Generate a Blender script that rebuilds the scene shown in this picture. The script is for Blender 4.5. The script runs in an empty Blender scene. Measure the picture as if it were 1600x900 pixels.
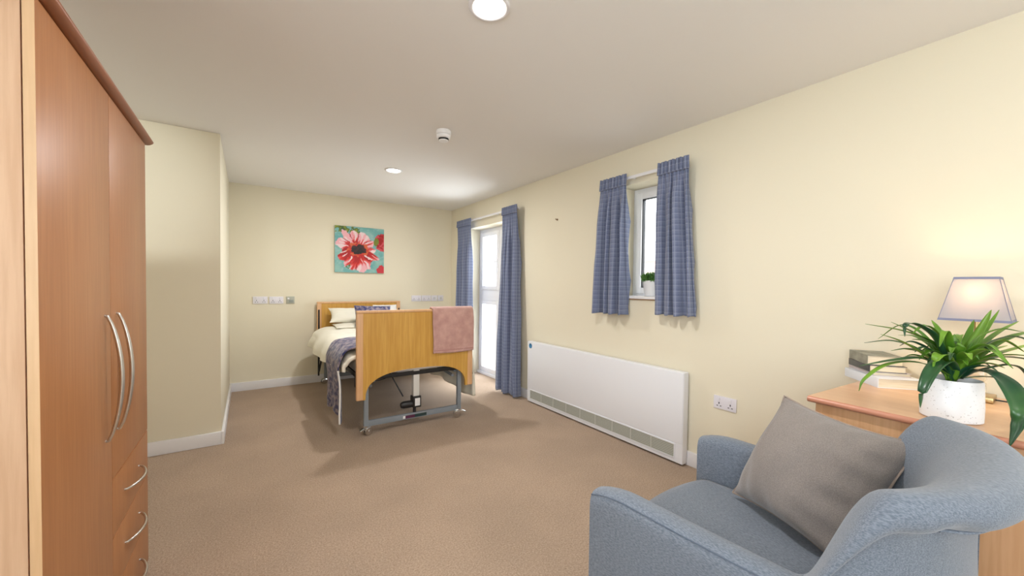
import bpy, bmesh, math, random
from mathutils import Vector, Matrix, noise

SC = bpy.context.scene
COL = SC.collection
R = math.radians

# ------------------------------------------------------------------ camera
cam = bpy.data.cameras.new('camera')
camo = bpy.data.objects.new('camera', cam)
COL.objects.link(camo)
SC.camera = camo
yaw, pit, rol = R(34.349), R(-1.251), R(0.698)
Fv = Vector((math.sin(yaw) * math.cos(pit), math.cos(yaw) * math.cos(pit), math.sin(pit)))
R0 = Vector((math.cos(yaw), -math.sin(yaw), 0))
U0 = R0.cross(Fv)
Rv = R0 * math.cos(rol) + U0 * math.sin(rol)
Uv = U0 * math.cos(rol) - R0 * math.sin(rol)
mw = Matrix((Rv, Uv, -Fv)).transposed().to_4x4()
mw.translation = Vector((0, 0, 1.261))
camo.matrix_world = mw
cam.sensor_width = 36
cam.sensor_fit = 'HORIZONTAL'
cam.lens = 605.9 / 1600 * 36
cam.shift_y = 9.7 / 1600
cam.clip_start = 0.02

# ------------------------------------------------------------------ world, exposure
world = bpy.data.worlds.new('sky')
SC.world = world
world.use_nodes = True
wn = world.node_tree
bg = wn.nodes['Background']
bg.inputs[0].default_value = (0.90, 0.95, 1.0, 1)
bg.inputs[1].default_value = 3.4
SC.view_settings.view_transform = 'Standard'
SC.view_settings.look = 'None'
SC.view_settings.exposure = 0.56
SC.view_settings.gamma = 1.0
SC.view_settings.use_curve_mapping = False

def area(name, loc, rot, sx, sy, power, col, shape='RECTANGLE', spread=180):
    l = bpy.data.lights.new(name, 'AREA')
    l.shape = shape
    l.size = sx
    l.size_y = sy
    l.energy = power
    l.color = col
    l.spread = R(spread)
    o = bpy.data.objects.new(name, l)
    COL.objects.link(o)
    o.location = loc
    o.rotation_euler = rot
    return o

# daylight through the garden door, and through two added windows out of view
area('added_daylight_side', (-1.34, -0.40, 1.45), (0, R(-90), 0), 1.3, 1.8, 35, (0.80, 0.90, 1.0))
area('added_daylight_rear', (1.45, -1.90, 1.50), (R(90), 0, 0), 1.5, 1.2, 4, (0.84, 0.92, 1.0))
area('daylight_garden_door', (3.75, 4.45, 1.25), (0, R(90), 0), 2.3, 2.0, 120, (0.84, 0.92, 1.0))

# ------------------------------------------------------------------ materials
def mat(name, col, rough=0.6, metal=0.0, spec=0.5, col2=None, nscale=8.0, nstretch=(1, 1, 1), ndetail=4,
        bump=0.0, bscale=200.0, bstretch=None, sheen=0.0, subs=0.0, coat=0.0, lo=0.35, hi=0.65):
    m = bpy.data.materials.new(name)
    m.use_nodes = True
    nt = m.node_tree
    b = nt.nodes['Principled BSDF']
    b.inputs['Base Color'].default_value = (*col, 1)
    b.inputs['Roughness'].default_value = rough
    b.inputs['Metallic'].default_value = metal
    b.inputs['Specular IOR Level'].default_value = spec
    b.inputs['Sheen Weight'].default_value = sheen
    b.inputs['Coat Weight'].default_value = coat
    if subs:
        b.inputs['Subsurface Weight'].default_value = subs
        b.inputs['Subsurface Radius'].default_value = (0.02, 0.02, 0.02)
    tc = nt.nodes.new('ShaderNodeTexCoord')
    if col2 is not None:
        mp = nt.nodes.new('ShaderNodeMapping')
        mp.inputs['Scale'].default_value = nstretch
        nt.links.new(tc.outputs['Object'], mp.inputs[0])
        nz = nt.nodes.new('ShaderNodeTexNoise')
        nz.inputs['Scale'].default_value = nscale
        nz.inputs['Detail'].default_value = ndetail
        nt.links.new(mp.outputs[0], nz.inputs['Vector'])
        rp = nt.nodes.new('ShaderNodeValToRGB')
        rp.color_ramp.elements[0].position = lo
        rp.color_ramp.elements[1].position = hi
        rp.color_ramp.elements[0].color = (*col, 1)
        rp.color_ramp.elements[1].color = (*col2, 1)
        nt.links.new(nz.outputs['Fac'], rp.inputs[0])
        nt.links.new(rp.outputs[0], b.inputs['Base Color'])
    if bump:
        mp2 = nt.nodes.new('ShaderNodeMapping')
        mp2.inputs['Scale'].default_value = bstretch or (1, 1, 1)
        nt.links.new(tc.outputs['Object'], mp2.inputs[0])
        n2 = nt.nodes.new('ShaderNodeTexNoise')
        n2.inputs['Scale'].default_value = bscale
        n2.inputs['Detail'].default_value = 3
        nt.links.new(mp2.outputs[0], n2.inputs['Vector'])
        bp = nt.nodes.new('ShaderNodeBump')
        bp.inputs['Strength'].default_value = bump
        bp.inputs['Distance'].default_value = 0.004
        nt.links.new(n2.outputs['Fac'], bp.inputs['Height'])
        nt.links.new(bp.outputs[0], b.inputs['Normal'])
    return m

def wood(name, a, b_, c, rough=0.38, axis=2):
    """vertical (or along one axis) fine grain"""
    m = mat(name, a, rough)
    nt = m.node_tree
    b = nt.nodes['Principled BSDF']
    tc = nt.nodes.new('ShaderNodeTexCoord')
    mp = nt.nodes.new('ShaderNodeMapping')
    s = [1, 1, 1]
    s[axis] = 0.05
    mp.inputs['Scale'].default_value = s
    nt.links.new(tc.outputs['Object'], mp.inputs[0])
    n1 = nt.nodes.new('ShaderNodeTexNoise')
    n1.inputs['Scale'].default_value = 9
    n1.inputs['Detail'].default_value = 3
    n1.inputs['Distortion'].default_value = 0.6
    n2 = nt.nodes.new('ShaderNodeTexNoise')
    n2.inputs['Scale'].default_value = 90
    n2.inputs['Detail'].default_value = 5
    for n in (n1, n2):
        nt.links.new(mp.outputs[0], n.inputs['Vector'])
    r1 = nt.nodes.new('ShaderNodeValToRGB')
    r1.color_ramp.elements[0].color = (*a, 1)
    r1.color_ramp.elements[1].color = (*b_, 1)
    r1.color_ramp.elements[0].position = 0.3
    r1.color_ramp.elements[1].position = 0.7
    nt.links.new(n1.outputs['Fac'], r1.inputs[0])
    r2 = nt.nodes.new('ShaderNodeValToRGB')
    r2.color_ramp.elements[0].position = 0.38
    r2.color_ramp.elements[1].position = 0.62
    r2.color_ramp.elements[0].color = (0, 0, 0, 1)
    r2.color_ramp.elements[1].color = (1, 1, 1, 1)
    nt.links.new(n2.outputs['Fac'], r2.inputs[0])
    mx = nt.nodes.new('ShaderNodeMix')
    mx.data_type = 'RGBA'
    ml = nt.nodes.new('ShaderNodeMath')
    ml.operation = 'MULTIPLY'
    ml.inputs[1].default_value = 0.45
    nt.links.new(r2.outputs[0], ml.inputs[0])
    nt.links.new(ml.outputs[0], mx.inputs[0])
    nt.links.new(r1.outputs[0], mx.inputs[6])
    mx.inputs[7].default_value = (*c, 1)
    nt.links.new(mx.outputs[2], b.inputs['Base Color'])
    return m

def check(name, base, light, dark, pitch=0.045):
    """woven check cloth, driven by the cloth's own UVs in metres"""
    m = mat(name, base, 0.85, spec=0.2, sheen=0.2)
    nt = m.node_tree
    b = nt.nodes['Principled BSDF']
    uv = nt.nodes.new('ShaderNodeTexCoord')
    sp = nt.nodes.new('ShaderNodeSeparateXYZ')
    nt.links.new(uv.outputs['UV'], sp.inputs[0])
    def math_(op, a, bv):
        n = nt.nodes.new('ShaderNodeMath')
        n.operation = op
        if isinstance(a, (int, float)):
            n.inputs[0].default_value = a
        else:
            nt.links.new(a, n.inputs[0])
        if isinstance(bv, (int, float)):
            n.inputs[1].default_value = bv
        elif bv is not None:
            nt.links.new(bv, n.inputs[1])
        return n.outputs[0]
    def band(src, per, off, w):
        f = math_('FRACT', math_('ADD', math_('MULTIPLY', src, 1.0 / per), off), 0)
        return math_('LESS_THAN', f, w)
    x, y = sp.outputs[0], sp.outputs[1]
    li = math_('MAXIMUM', band(x, pitch, 0.1, 0.08), band(y, pitch, 0.1, 0.07))
    dk = math_('ADD', band(x, pitch, 0.55, 0.30), band(y, pitch, 0.55, 0.30))
    nz = nt.nodes.new('ShaderNodeTexNoise')
    nz.inputs['Scale'].default_value = 250
    nt.links.new(uv.outputs['UV'], nz.inputs['Vector'])
    m1 = nt.nodes.new('ShaderNodeMix')
    m1.data_type = 'RGBA'
    nt.links.new(math_('MULTIPLY', dk, 0.30), m1.inputs[0])
    m1.inputs[6].default_value = (*base, 1)
    m1.inputs[7].default_value = (*dark, 1)
    m2 = nt.nodes.new('ShaderNodeMix')
    m2.data_type = 'RGBA'
    nt.links.new(math_('MULTIPLY', li, 0.5), m2.inputs[0])
    nt.links.new(m1.outputs[2], m2.inputs[6])
    m2.inputs[7].default_value = (*light, 1)
    m3 = nt.nodes.new('ShaderNodeMix')
    m3.data_type = 'RGBA'
    m3.blend_type = 'MULTIPLY'
    m3.inputs[0].default_value = 0.35
    nt.links.new(m2.outputs[2], m3.inputs[6])
    nt.links.new(nz.outputs['Fac'], m3.inputs[7])
    nt.links.new(m3.outputs[2], b.inputs['Base Color'])
    return m

def emis(name, col, s):
    m = bpy.data.materials.new(name)
    m.use_nodes = True
    b = m.node_tree.nodes['Principled BSDF']
    b.inputs['Base Color'].default_value = (*col, 1)
    b.inputs['Emission Color'].default_value = (*col, 1)
    b.inputs['Emission Strength'].default_value = s
    return m

def glass(name, tint=(1, 1, 1), gl=0.06, rough=0.0):
    m = bpy.data.materials.new(name)
    m.use_nodes = True
    nt = m.node_tree
    nt.nodes.remove(nt.nodes['Principled BSDF'])
    out = nt.nodes['Material Output']
    t = nt.nodes.new('ShaderNodeBsdfTransparent')
    t.inputs[0].default_value = (*tint, 1)
    g = nt.nodes.new('ShaderNodeBsdfGlossy')
    g.inputs['Roughness'].default_value = rough
    mx = nt.nodes.new('ShaderNodeMixShader')
    mx.inputs[0].default_value = gl
    nt.links.new(t.outputs[0], mx.inputs[1])
    nt.links.new(g.outputs[0], mx.inputs[2])
    nt.links.new(mx.outputs[0], out.inputs[0])
    return m

WALL = mat('cream_paint', (0.785, 0.726, 0.570), 0.75, spec=0.25, bump=0.06, bscale=260)
CEIL = mat('ceiling_paint', (0.82, 0.80, 0.765), 0.85, spec=0.15, bump=0.04, bscale=200)
SKIRT = mat('white_gloss_paint', (0.80, 0.79, 0.80), 0.35)
CARPET = mat('beige_carpet', (0.33, 0.228, 0.155), 0.95, spec=0.1, col2=(0.54, 0.405, 0.295), nscale=130, ndetail=6, bump=1.0, bscale=420, sheen=0.15, lo=0.3, hi=0.7)
# broad worn patches in the pile
def _patch(m):
    nt = m.node_tree
    b = nt.nodes['Principled BSDF']
    src = b.inputs['Base Color'].links[0].from_socket
    tc = nt.nodes.new('ShaderNodeTexCoord')
    nz = nt.nodes.new('ShaderNodeTexNoise')
    nz.inputs['Scale'].default_value = 2.2
    nz.inputs['Detail'].default_value = 5
    nt.links.new(tc.outputs['Object'], nz.inputs['Vector'])
    mr = nt.nodes.new('ShaderNodeMapRange')
    mr.inputs['From Min'].default_value = 0.3
    mr.inputs['From Max'].default_value = 0.7
    mr.inputs['To Min'].default_value = 0.90
    mr.inputs['To Max'].default_value = 1.06
    nt.links.new(nz.outputs['Fac'], mr.inputs[0])
    mx = nt.nodes.new('ShaderNodeMix')
    mx.data_type = 'RGBA'
    mx.blend_type = 'MULTIPLY'
    mx.inputs[0].default_value = 1
    nt.links.new(src, mx.inputs[6])
    nt.links.new(mr.outputs[0], mx.inputs[7])
    nt.links.new(mx.outputs[2], b.inputs['Base Color'])
_patch(CARPET)
UPVC = mat('white_plastic', (0.90, 0.90, 0.91), 0.3)
PLATE = mat('socket_plastic', (0.76, 0.74, 0.79), 0.3)
DARK = mat('black_plastic', (0.012, 0.012, 0.013), 0.45)
HOLE = mat('dark_slot', (0.02, 0.02, 0.02), 0.8)
GREYP = mat('grey_steel_plate', (0.42, 0.43, 0.36), 0.4)
METAL = mat('brushed_nickel', (0.62, 0.60, 0.57), 0.28, metal=1.0)
CHROME = mat('chrome', (0.70, 0.71, 0.72), 0.15, metal=1.0)
GSTEEL = mat('grey_painted_steel', (0.24, 0.27, 0.30), 0.4, spec=0.5)
BEECH = wood('beech_front_shaded', (0.37, 0.153, 0.056), (0.43, 0.188, 0.071), (0.31, 0.118, 0.039))  # front tone darkened: grazing light put into the colour
BEECHS = wood('beech_side_lit', (0.64, 0.42, 0.27), (0.70, 0.47, 0.315), (0.52, 0.30, 0.175))  # same beech made lighter: light on the near side put into colour
BEECHE = wood('beech_edge_lit', (0.66, 0.43, 0.24), (0.72, 0.48, 0.28), (0.58, 0.36, 0.19))  # same beech again, lightened for the light on the door edge
CORN = wood('cherry_cornice', (0.26, 0.080, 0.026), (0.31, 0.105, 0.036), (0.20, 0.055, 0.015), axis=1)
OAK = wood('oak_panel', (0.61, 0.335, 0.062), (0.69, 0.40, 0.09), (0.48, 0.23, 0.032), rough=0.4)
OAKT = wood('beech_trim', (0.72, 0.42, 0.21), (0.78, 0.48, 0.26), (0.62, 0.34, 0.16), rough=0.35)
CHTOP = wood('beech_top', (0.70, 0.42, 0.24), (0.76, 0.48, 0.29), (0.60, 0.33, 0.17), rough=0.3, axis=1)
CHEDGE = mat('rounded_edge_beech', (0.55, 0.24, 0.15), 0.3)
CURT = check('blue_check_cloth', (0.21, 0.245, 0.365), (0.46, 0.49, 0.60), (0.13, 0.155, 0.265), pitch=0.042)
CHAIRF = mat('heather_blue_grey_cloth', (0.112, 0.135, 0.170), 0.9, spec=0.15, col2=(0.205, 0.232, 0.275), nscale=420, nstretch=(1, 0.3, 1), ndetail=8, bump=0.05, bscale=1500, sheen=0.25)
TAUPE = mat('taupe_cloth', (0.190, 0.163, 0.145), 0.92, spec=0.1, col2=(0.265, 0.23, 0.208), nscale=420, ndetail=4, bump=0.3, bscale=700, sheen=0.3)
TAUPEP = mat('taupe_piping', (0.30, 0.24, 0.20), 0.9, spec=0.1)
CREAMC = mat('cream_cotton', (0.80, 0.77, 0.66), 0.9, spec=0.1, sheen=0.1, bump=0.15, bscale=60)
WHITEC = mat('white_cotton', (0.85, 0.84, 0.82), 0.9, spec=0.1)
THROW = mat('navy_patterned_cloth', (0.030, 0.035, 0.12), 0.85, spec=0.15, col2=(0.30, 0.25, 0.28), nscale=26, ndetail=8, sheen=0.3, lo=0.42, hi=0.62, bump=0.5, bscale=90)
TOWEL = mat('dusty_pink_terry', (0.50, 0.28, 0.24), 0.98, spec=0.05, col2=(0.66, 0.40, 0.35), nscale=16, ndetail=8, bump=1.0, bscale=260, sheen=0.5, lo=0.3, hi=0.7)
WHITE = mat('white_enamel', (0.80, 0.81, 0.84), 0.35)
GRILL = mat('grey_green_grille', (0.26, 0.27, 0.23), 0.5)
CERAM = mat('speckled_white_ceramic', (0.83, 0.83, 0.84), 0.45, col2=(0.42, 0.40, 0.38), nscale=170, ndetail=2, lo=0.67, hi=0.71)
CERAMW = mat('plain_white_ceramic', (0.82, 0.82, 0.83), 0.4)
SOIL = mat('dark_soil', (0.03, 0.022, 0.015), 1.0, bump=1, bscale=80)
LEAFM = mat('strap_leaf', (0.055, 0.165, 0.010), 0.38, col2=(0.19, 0.36, 0.03), nscale=6, ndetail=2)
LEAFD = mat('dark_strap_leaf', (0.012, 0.060, 0.030), 0.3, col2=(0.04, 0.12, 0.03), nscale=8, ndetail=2)
GRASSM = mat('small_green_leaf', (0.035, 0.13, 0.02), 0.6, col2=(0.10, 0.26, 0.04), nscale=60)
BRASS = mat('aged_brass', (0.45, 0.33, 0.16), 0.3, metal=1.0)
CLEAR = mat('amber_clear_block', (0.75, 0.62, 0.42), 0.08, coat=0.5)
PAGES = mat('book_pages', (0.72, 0.62, 0.44), 0.9, col2=(0.80, 0.72, 0.56), nscale=300, nstretch=(0.05, 0.05, 1))
COVW = mat('white_book_cover', (0.74, 0.76, 0.80), 0.4)
COVD = mat('dark_book_cover', (0.05, 0.05, 0.055), 0.4)
COVO = mat('olive_grey_book_cover', (0.17, 0.165, 0.12), 0.45, col2=(0.30, 0.29, 0.23), nscale=20)
COVP = mat('pink_grey_book_cover', (0.58, 0.50, 0.50), 0.45)
BLUEM = mat('blue_label', (0.03, 0.22, 0.45), 0.5)
LABELW = mat('white_label', (0.80, 0.80, 0.80), 0.5)
LABELP = mat('plum_label', (0.10, 0.02, 0.06), 0.4)
LABELG = mat('dark_green_label', (0.02, 0.05, 0.05), 0.4)
SHADET = mat('blue_grey_trim', (0.22, 0.23, 0.33), 0.8)
GLASS = glass('window_glass')
SHADE = None

# ------------------------------------------------------------------ helpers
ORG = {}

def finish(bm, name, m, parent=None, local=False, smooth=True, angle=35, recenter=None):
    me = bpy.data.meshes.new(name)
    bm.normal_update()
    off = Vector((0, 0, 0))
    o = bpy.data.objects.new(name, me)
    if parent is not None:
        off = ORG.get(parent.name, Vector((0, 0, 0)))
        if not local:
            bmesh.ops.translate(bm, verts=bm.verts, vec=-off)
        ORG[o.name] = off
        o.parent = parent
    elif recenter is not False:
        xs = [v.co for v in bm.verts]
        lo = Vector((min(c.x for c in xs), min(c.y for c in xs), min(c.z for c in xs)))
        hi = Vector((max(c.x for c in xs), max(c.y for c in xs), max(c.z for c in xs)))
        off = Vector(((lo.x + hi.x) / 2, (lo.y + hi.y) / 2, lo.z))
        bmesh.ops.translate(bm, verts=bm.verts, vec=-off)
        o.location = off
        ORG[o.name] = off
    bm.to_mesh(me)
    bm.free()
    if isinstance(m, (list, tuple)):
        for k in m:
            me.materials.append(k)
    else:
        me.materials.append(m)
    if smooth:
        me.polygons.foreach_set('use_smooth', [True] * len(me.polygons))
        me.set_sharp_from_angle(angle=R(angle))
    COL.objects.link(o)
    return o

def tag(o, label=None, cat=None, group=None, kind=None):
    if label: o['label'] = label
    if cat: o['category'] = cat
    if group: o['group'] = group
    if kind: o['kind'] = kind
    return o

def empty(name, loc, label, cat, rz=0.0, group=None):
    o = bpy.data.objects.new(name, None)
    o.empty_display_size = 0.05
    COL.objects.link(o)
    o.location = loc
    o.rotation_euler = (0, 0, rz)
    ORG[o.name] = Vector(loc)
    return tag(o, label, cat, group)

def NB():
    return bmesh.new()

def add_box(bm, x0, x1, y0, y1, z0, z1, bev=0.0, seg=2, mi=0):
    t = bmesh.new()
    bmesh.ops.create_cube(t, size=1)
    for v in t.verts:
        v.co = Vector(((x0 + x1) / 2 + v.co.x * (x1 - x0), (y0 + y1) / 2 + v.co.y * (y1 - y0), (z0 + z1) / 2 + v.co.z * (z1 - z0)))
    if bev:
        bmesh.ops.bevel(t, geom=t.edges[:] , offset=bev, segments=seg, profile=0.6, affect='EDGES', clamp_overlap=True)
    merge(bm, t, mi)
    return bm

def merge(bm, t, mi=0, M=None):
    t.verts.index_update()
    vm = []
    for v in t.verts:
        vm.append(bm.verts.new(M @ v.co if M is not None else v.co))
    for f in t.faces:
        try:
            nf = bm.faces.new([vm[v.index] for v in f.verts])
            nf.material_index = mi
        except ValueError:
            pass
    t.free()

def box(*a, **k):
    return add_box(NB(), *a, **k)

def smoothpath(pts, n):
    """Catmull-Rom through the points"""
    P = [Vector(p) for p in pts]
    P = [P[0] * 2 - P[1]] + P + [P[-1] * 2 - P[-2]]
    out = []
    segs = len(P) - 3
    for i in range(segs):
        a, b, c, d = P[i:i + 4]
        for k in range(n):
            t = k / n
            out.append(0.5 * ((2 * b) + (c - a) * t + (2 * a - 5 * b + 4 * c - d) * t * t + (3 * b - a - 3 * c + d) * t ** 3))
    out.append(P[-2].copy())
    return out

def add_tube(bm, pts, r, seg=10, rs=None, cap=True, mi=0, flat=1.0):
    pts = [Vector(p) for p in pts]
    rings = []
    prev = None
    for i, p in enumerate(pts):
        d = (pts[min(i + 1, len(pts) - 1)] - pts[max(i - 1, 0)]).normalized()
        if prev is None:
            up = Vector((0, 0, 1)) if abs(d.z) < 0.9 else Vector((1, 0, 0))
            a = d.cross(up).normalized()
        else:
            a = (prev - d * prev.dot(d)).normalized()
        prev = a
        b = d.cross(a).normalized()
        rr = rs[i] if rs else r
        rings.append([bm.verts.new(p + a * math.cos(2 * math.pi * k / seg) * rr + b * math.sin(2 * math.pi * k / seg) * rr * flat) for k in range(seg)])
    for i in range(len(rings) - 1):
        for k in range(seg):
            f = bm.faces.new((rings[i][k], rings[i][(k + 1) % seg], rings[i + 1][(k + 1) % seg], rings[i + 1][k]))
            f.material_index = mi
    if cap:
        bm.faces.new(rings[0][::-1]).material_index = mi
        bm.faces.new(rings[-1]).material_index = mi
    return bm

def add_lathe(bm, prof, c=(0, 0, 0), seg=40, mi=0, axis='z', sq=None):
    """prof: list of (r, h)"""
    rings = []
    for r, h in prof:
        ring = []
        for k in range(seg):
            a = 2 * math.pi * k / seg
            x, y = r * math.cos(a), r * math.sin(a)
            if axis == 'z': p = (x, y, h)
            elif axis == 'x': p = (h, x, y)
            else: p = (x, h, y)
            ring.append(bm.verts.new(Vector(c) + Vector(p)))
        rings.append(ring)
    for i in range(len(rings) - 1):
        for k in range(seg):
            bm.faces.new((rings[i][k], rings[i][(k + 1) % seg], rings[i + 1][(k + 1) % seg], rings[i + 1][k])).material_index = mi
    if prof[0][0] > 1e-6: bm.faces.new(rings[0][::-1]).material_index = mi
    if prof[-1][0] > 1e-6: bm.faces.new(rings[-1]).material_index = mi
    bmesh.ops.remove_doubles(bm, verts=bm.verts, dist=1e-6)
    return bm

def add_prism(bm, poly, ax, a0, a1, mi=0):
    """extrude a 2D polygon; ax = extrusion axis"""
    def P(u, v, w):
        return {'x': (w, u, v), 'y': (u, w, v), 'z': (u, v, w)}[ax]
    A = [bm.verts.new(P(u, v, a0)) for u, v in poly]
    B = [bm.verts.new(P(u, v, a1)) for u, v in poly]
    n = len(poly)
    bm.faces.new(A).material_index = mi
    bm.faces.new(B[::-1]).material_index = mi
    for i in range(n):
        bm.faces.new((A[i], B[i], B[(i + 1) % n], A[(i + 1) % n])).material_index = mi
    bmesh.ops.recalc_face_normals(bm, faces=bm.faces)
    return bm

def grid(bm, nu, nv, fn, uvf=None, closed_u=False):
    uvl = bm.loops.layers.uv.verify() if uvf else None
    V = [[bm.verts.new(fn(i / (nu if closed_u else nu - 1), j / (nv - 1))) for j in range(nv)] for i in range(nu)]
    for i in range(nu if closed_u else nu - 1):
        for j in range(nv - 1):
            i2 = (i + 1) % nu
            f = bm.faces.new((V[i][j], V[i2][j], V[i2][j + 1], V[i][j + 1]))
            if uvf:
                for lp, (a, b) in zip(f.loops, ((i, j), (i + 1, j), (i + 1, j + 1), (i, j + 1))):
                    lp[uvl].uv = uvf(a / (nu - 1), b / (nv - 1))
    return V

def mod_solid(o, t, off=0.0):
    m = o.modifiers.new('thickness', 'SOLIDIFY')
    m.thickness = t
    m.offset = off
    return o

def mod_sub(o, n=1):
    m = o.modifiers.new('smooth', 'SUBSURF')
    m.levels = n
    m.render_levels = n
    return o

def nz(x, y=0.0, z=0.0):
    return noise.noise(Vector((x, y, z)))

def struct(bm, name, m, **k):
    o = finish(bm, name, m, recenter=False, **k)
    o['kind'] = 'structure'
    return o

# ------------------------------------------------------------------ room shell
XR, YB, YS, XL, XN, YR, H = 2.60, 5.476, 3.754, -0.168, -0.98, -1.60, 2.40
WT = 0.28
struct(box(XN - 0.3, XR + WT, YR - 0.2, YB + 0.2, -0.12, 0.0), 'floor', CARPET)
struct(box(XN - 0.3, XR + WT, YR - 0.2, YB + 0.2, H, H + 0.15), 'ceiling', CEIL)

DOY0, DOY1, DOZ = 3.86, 4.925, 2.055        # garden door opening
SWY0, SWY1, SWZ0, SWZ1 = 1.72, 2.207, 1.168, 2.10
bm = NB()
add_box(bm, XR, XR + WT, YR - 0.2, SWY0, 0, H)
add_box(bm, XR, XR + WT, SWY1, DOY0, 0, H)
add_box(bm, XR, XR + WT, DOY1, YB + 0.2, 0, H)
add_box(bm, XR, XR + WT, SWY0, SWY1, 0, SWZ0)
add_box(bm, XR, XR + WT, SWY0, SWY1, SWZ1, H)
add_box(bm, XR, XR + WT, DOY0, DOY1, DOZ, H)
bmesh.ops.remove_doubles(bm, verts=bm.verts, dist=1e-5)
struct(bm, 'wall_right', WALL, smooth=False)
struct(box(XL, XR, YB, YB + 0.2, 0, H), 'wall_back', WALL)
bm = NB()
add_box(bm, XN, XL, YS, YB + 0.2, 0, H, bev=0.006)
struct(bm, 'wall_left_far', WALL)
# near left wall with an added, unseen window beside the viewer
RW0, RW1, RZ0, RZ1 = -1.3, 0.5, 0.8, 2.1
bm = NB()
add_box(bm, XN - 0.3, XN, YR - 0.2, RW0, 0, H)
add_box(bm, XN - 0.3, XN, RW1, YS + 0.3, 0, H)
add_box(bm, XN - 0.3, XN, RW0, RW1, 0, RZ0)
add_box(bm, XN - 0.3, XN, RW0, RW1, RZ1, H)
bmesh.ops.remove_doubles(bm, verts=bm.verts, dist=1e-5)
struct(bm, 'wall_left_near', WALL, smooth=False)
# wall behind the viewer, with an added, unseen window
bm = NB()
add_box(bm, XN, 0.7, YR - 0.2, YR, 0, H)
add_box(bm, 2.2, XR, YR - 0.2, YR, 0, H)
add_box(bm, 0.7, 2.2, YR - 0.2, YR, 0, 0.9)
add_box(bm, 0.7, 2.2, YR - 0.2, YR, 2.1, H)
bmesh.ops.remove_doubles(bm, verts=bm.verts, dist=1e-5)
struct(bm, 'wall_rear', WALL, smooth=False)

def base_run(name, x0, x1, y0, y1):
    struct(box(x0, x1, y0, y1, 0, 0.10, bev=0.004), name, SKIRT)
base_run('baseboard_back', XL, XR, YB - 0.018, YB)
base_run('baseboard_left_far', XL, XL + 0.018, YS - 0.018, YB - 0.018)
base_run('baseboard_left_step', XN + 0.018, XL, YS - 0.018, YS)
base_run('baseboard_left_near', XN, XN + 0.018, YR, YS)
base_run('baseboard_right_far', XR - 0.018, XR, DOY1, YB - 0.018)
base_run('baseboard_right_near', XR - 0.018, XR, YR, DOY0)
base_run('baseboard_rear', XN + 0.018, XR - 0.018, YR, YR + 0.018)

def frame_rect(bm, x0, x1, y0, y1, z0, z1, w, bev=0.004):
    add_box(bm, x0, x1, y0, y0 + w, z0, z1, bev)
    add_box(bm, x0, x1, y1 - w, y1, z0, z1, bev)
    add_box(bm, x0, x1, y0 + w, y1 - w, z0, z0 + w, bev)
    add_box(bm, x0, x1, y0 + w, y1 - w, z1 - w, z1, bev)

# full-height garden window
FX = 2.79
bm = NB()
frame_rect(bm, FX, FX + 0.07, DOY0, DOY1, 0.0, DOZ, 0.055)
add_box(bm, FX, FX + 0.07, 4.335, 4.395, 0.05, DOZ - 0.05, 0.004)
add_box(bm, FX + 0.002, FX + 0.068, DOY0 + 0.05, DOY1 - 0.05, 1.05, 1.20, 0.004)
add_box(bm, FX - 0.03, FX, DOY0 + 0.002, DOY1 - 0.002, 0.0, 0.035, 0.004)
dw = struct(bm, 'window_1', UPVC)
for y0, y1 in ((3.915, 4.335), (4.395, 4.87)):
    for z0, z1 in ((0.055, 1.05), (1.20, 2.0)):
        bm = NB()
        frame_rect(bm, FX - 0.012, FX + 0.05, y0, y1, z0, z1, 0.055, 0.006)
        finish(bm, 'window_sash', UPVC, dw)
        finish(box(FX + 0.02, FX + 0.026, y0 + 0.055, y1 - 0.055, z0 + 0.055, z1 - 0.055), 'window_pane', GLASS, dw)
bm = NB()
add_box(bm, FX - 0.024, FX - 0.012, 4.41, 4.435, 1.50, 1.62, 0.004)
add_tube(bm, [(FX - 0.02, 4.422, 1.585), (FX - 0.05, 4.422, 1.585)], 0.009, 10)
add_tube(bm, [(FX - 0.05, 4.422, 1.59), (FX - 0.052, 4.425, 1.53), (FX - 0.05, 4.43, 1.47)], 0.009, 10)
finish(bm, 'window_handle', UPVC, dw)

# small window
SX = 2.785
bm = NB()
frame_rect(bm, SX, SX + 0.07, SWY0, SWY1, SWZ0, SWZ1, 0.04)
sw = struct(bm, 'window_2', UPVC)
bm = NB()
frame_rect(bm, SX - 0.014, SX + 0.05, SWY0 + 0.04, SWY1 - 0.04, SWZ0 + 0.04, SWZ1 - 0.04, 0.05, 0.007)
finish(bm, 'window_sash', UPVC, sw)
bm = NB()
frame_rect(bm, SX - 0.002, SX + 0.03, SWY0 + 0.09, SWY1 - 0.09, SWZ0 + 0.09, SWZ1 - 0.09, 0.007, 0.001)
finish(bm, 'glazing_seal', DARK, sw)
finish(box(SX + 0.02, SX + 0.026, SWY0 + 0.09, SWY1 - 0.09, SWZ0 + 0.09, SWZ1 - 0.09), 'window_pane', GLASS, sw)
bm = NB()
add_box(bm, XR - 0.022, SX, SWY0 - 0.02, SWY1 + 0.0, SWZ0, SWZ0 + 0.022, 0.005)
sl = struct(bm, 'trim_1', SKIRT)
struct(box(XR - 0.012, XR, SWY0 - 0.015, SWY1, SWZ0 - 0.008, SWZ0), 'trim_2', mat('brown_strip', (0.30, 0.17, 0.08), 0.5))  # thin brown strip below the sill
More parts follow.
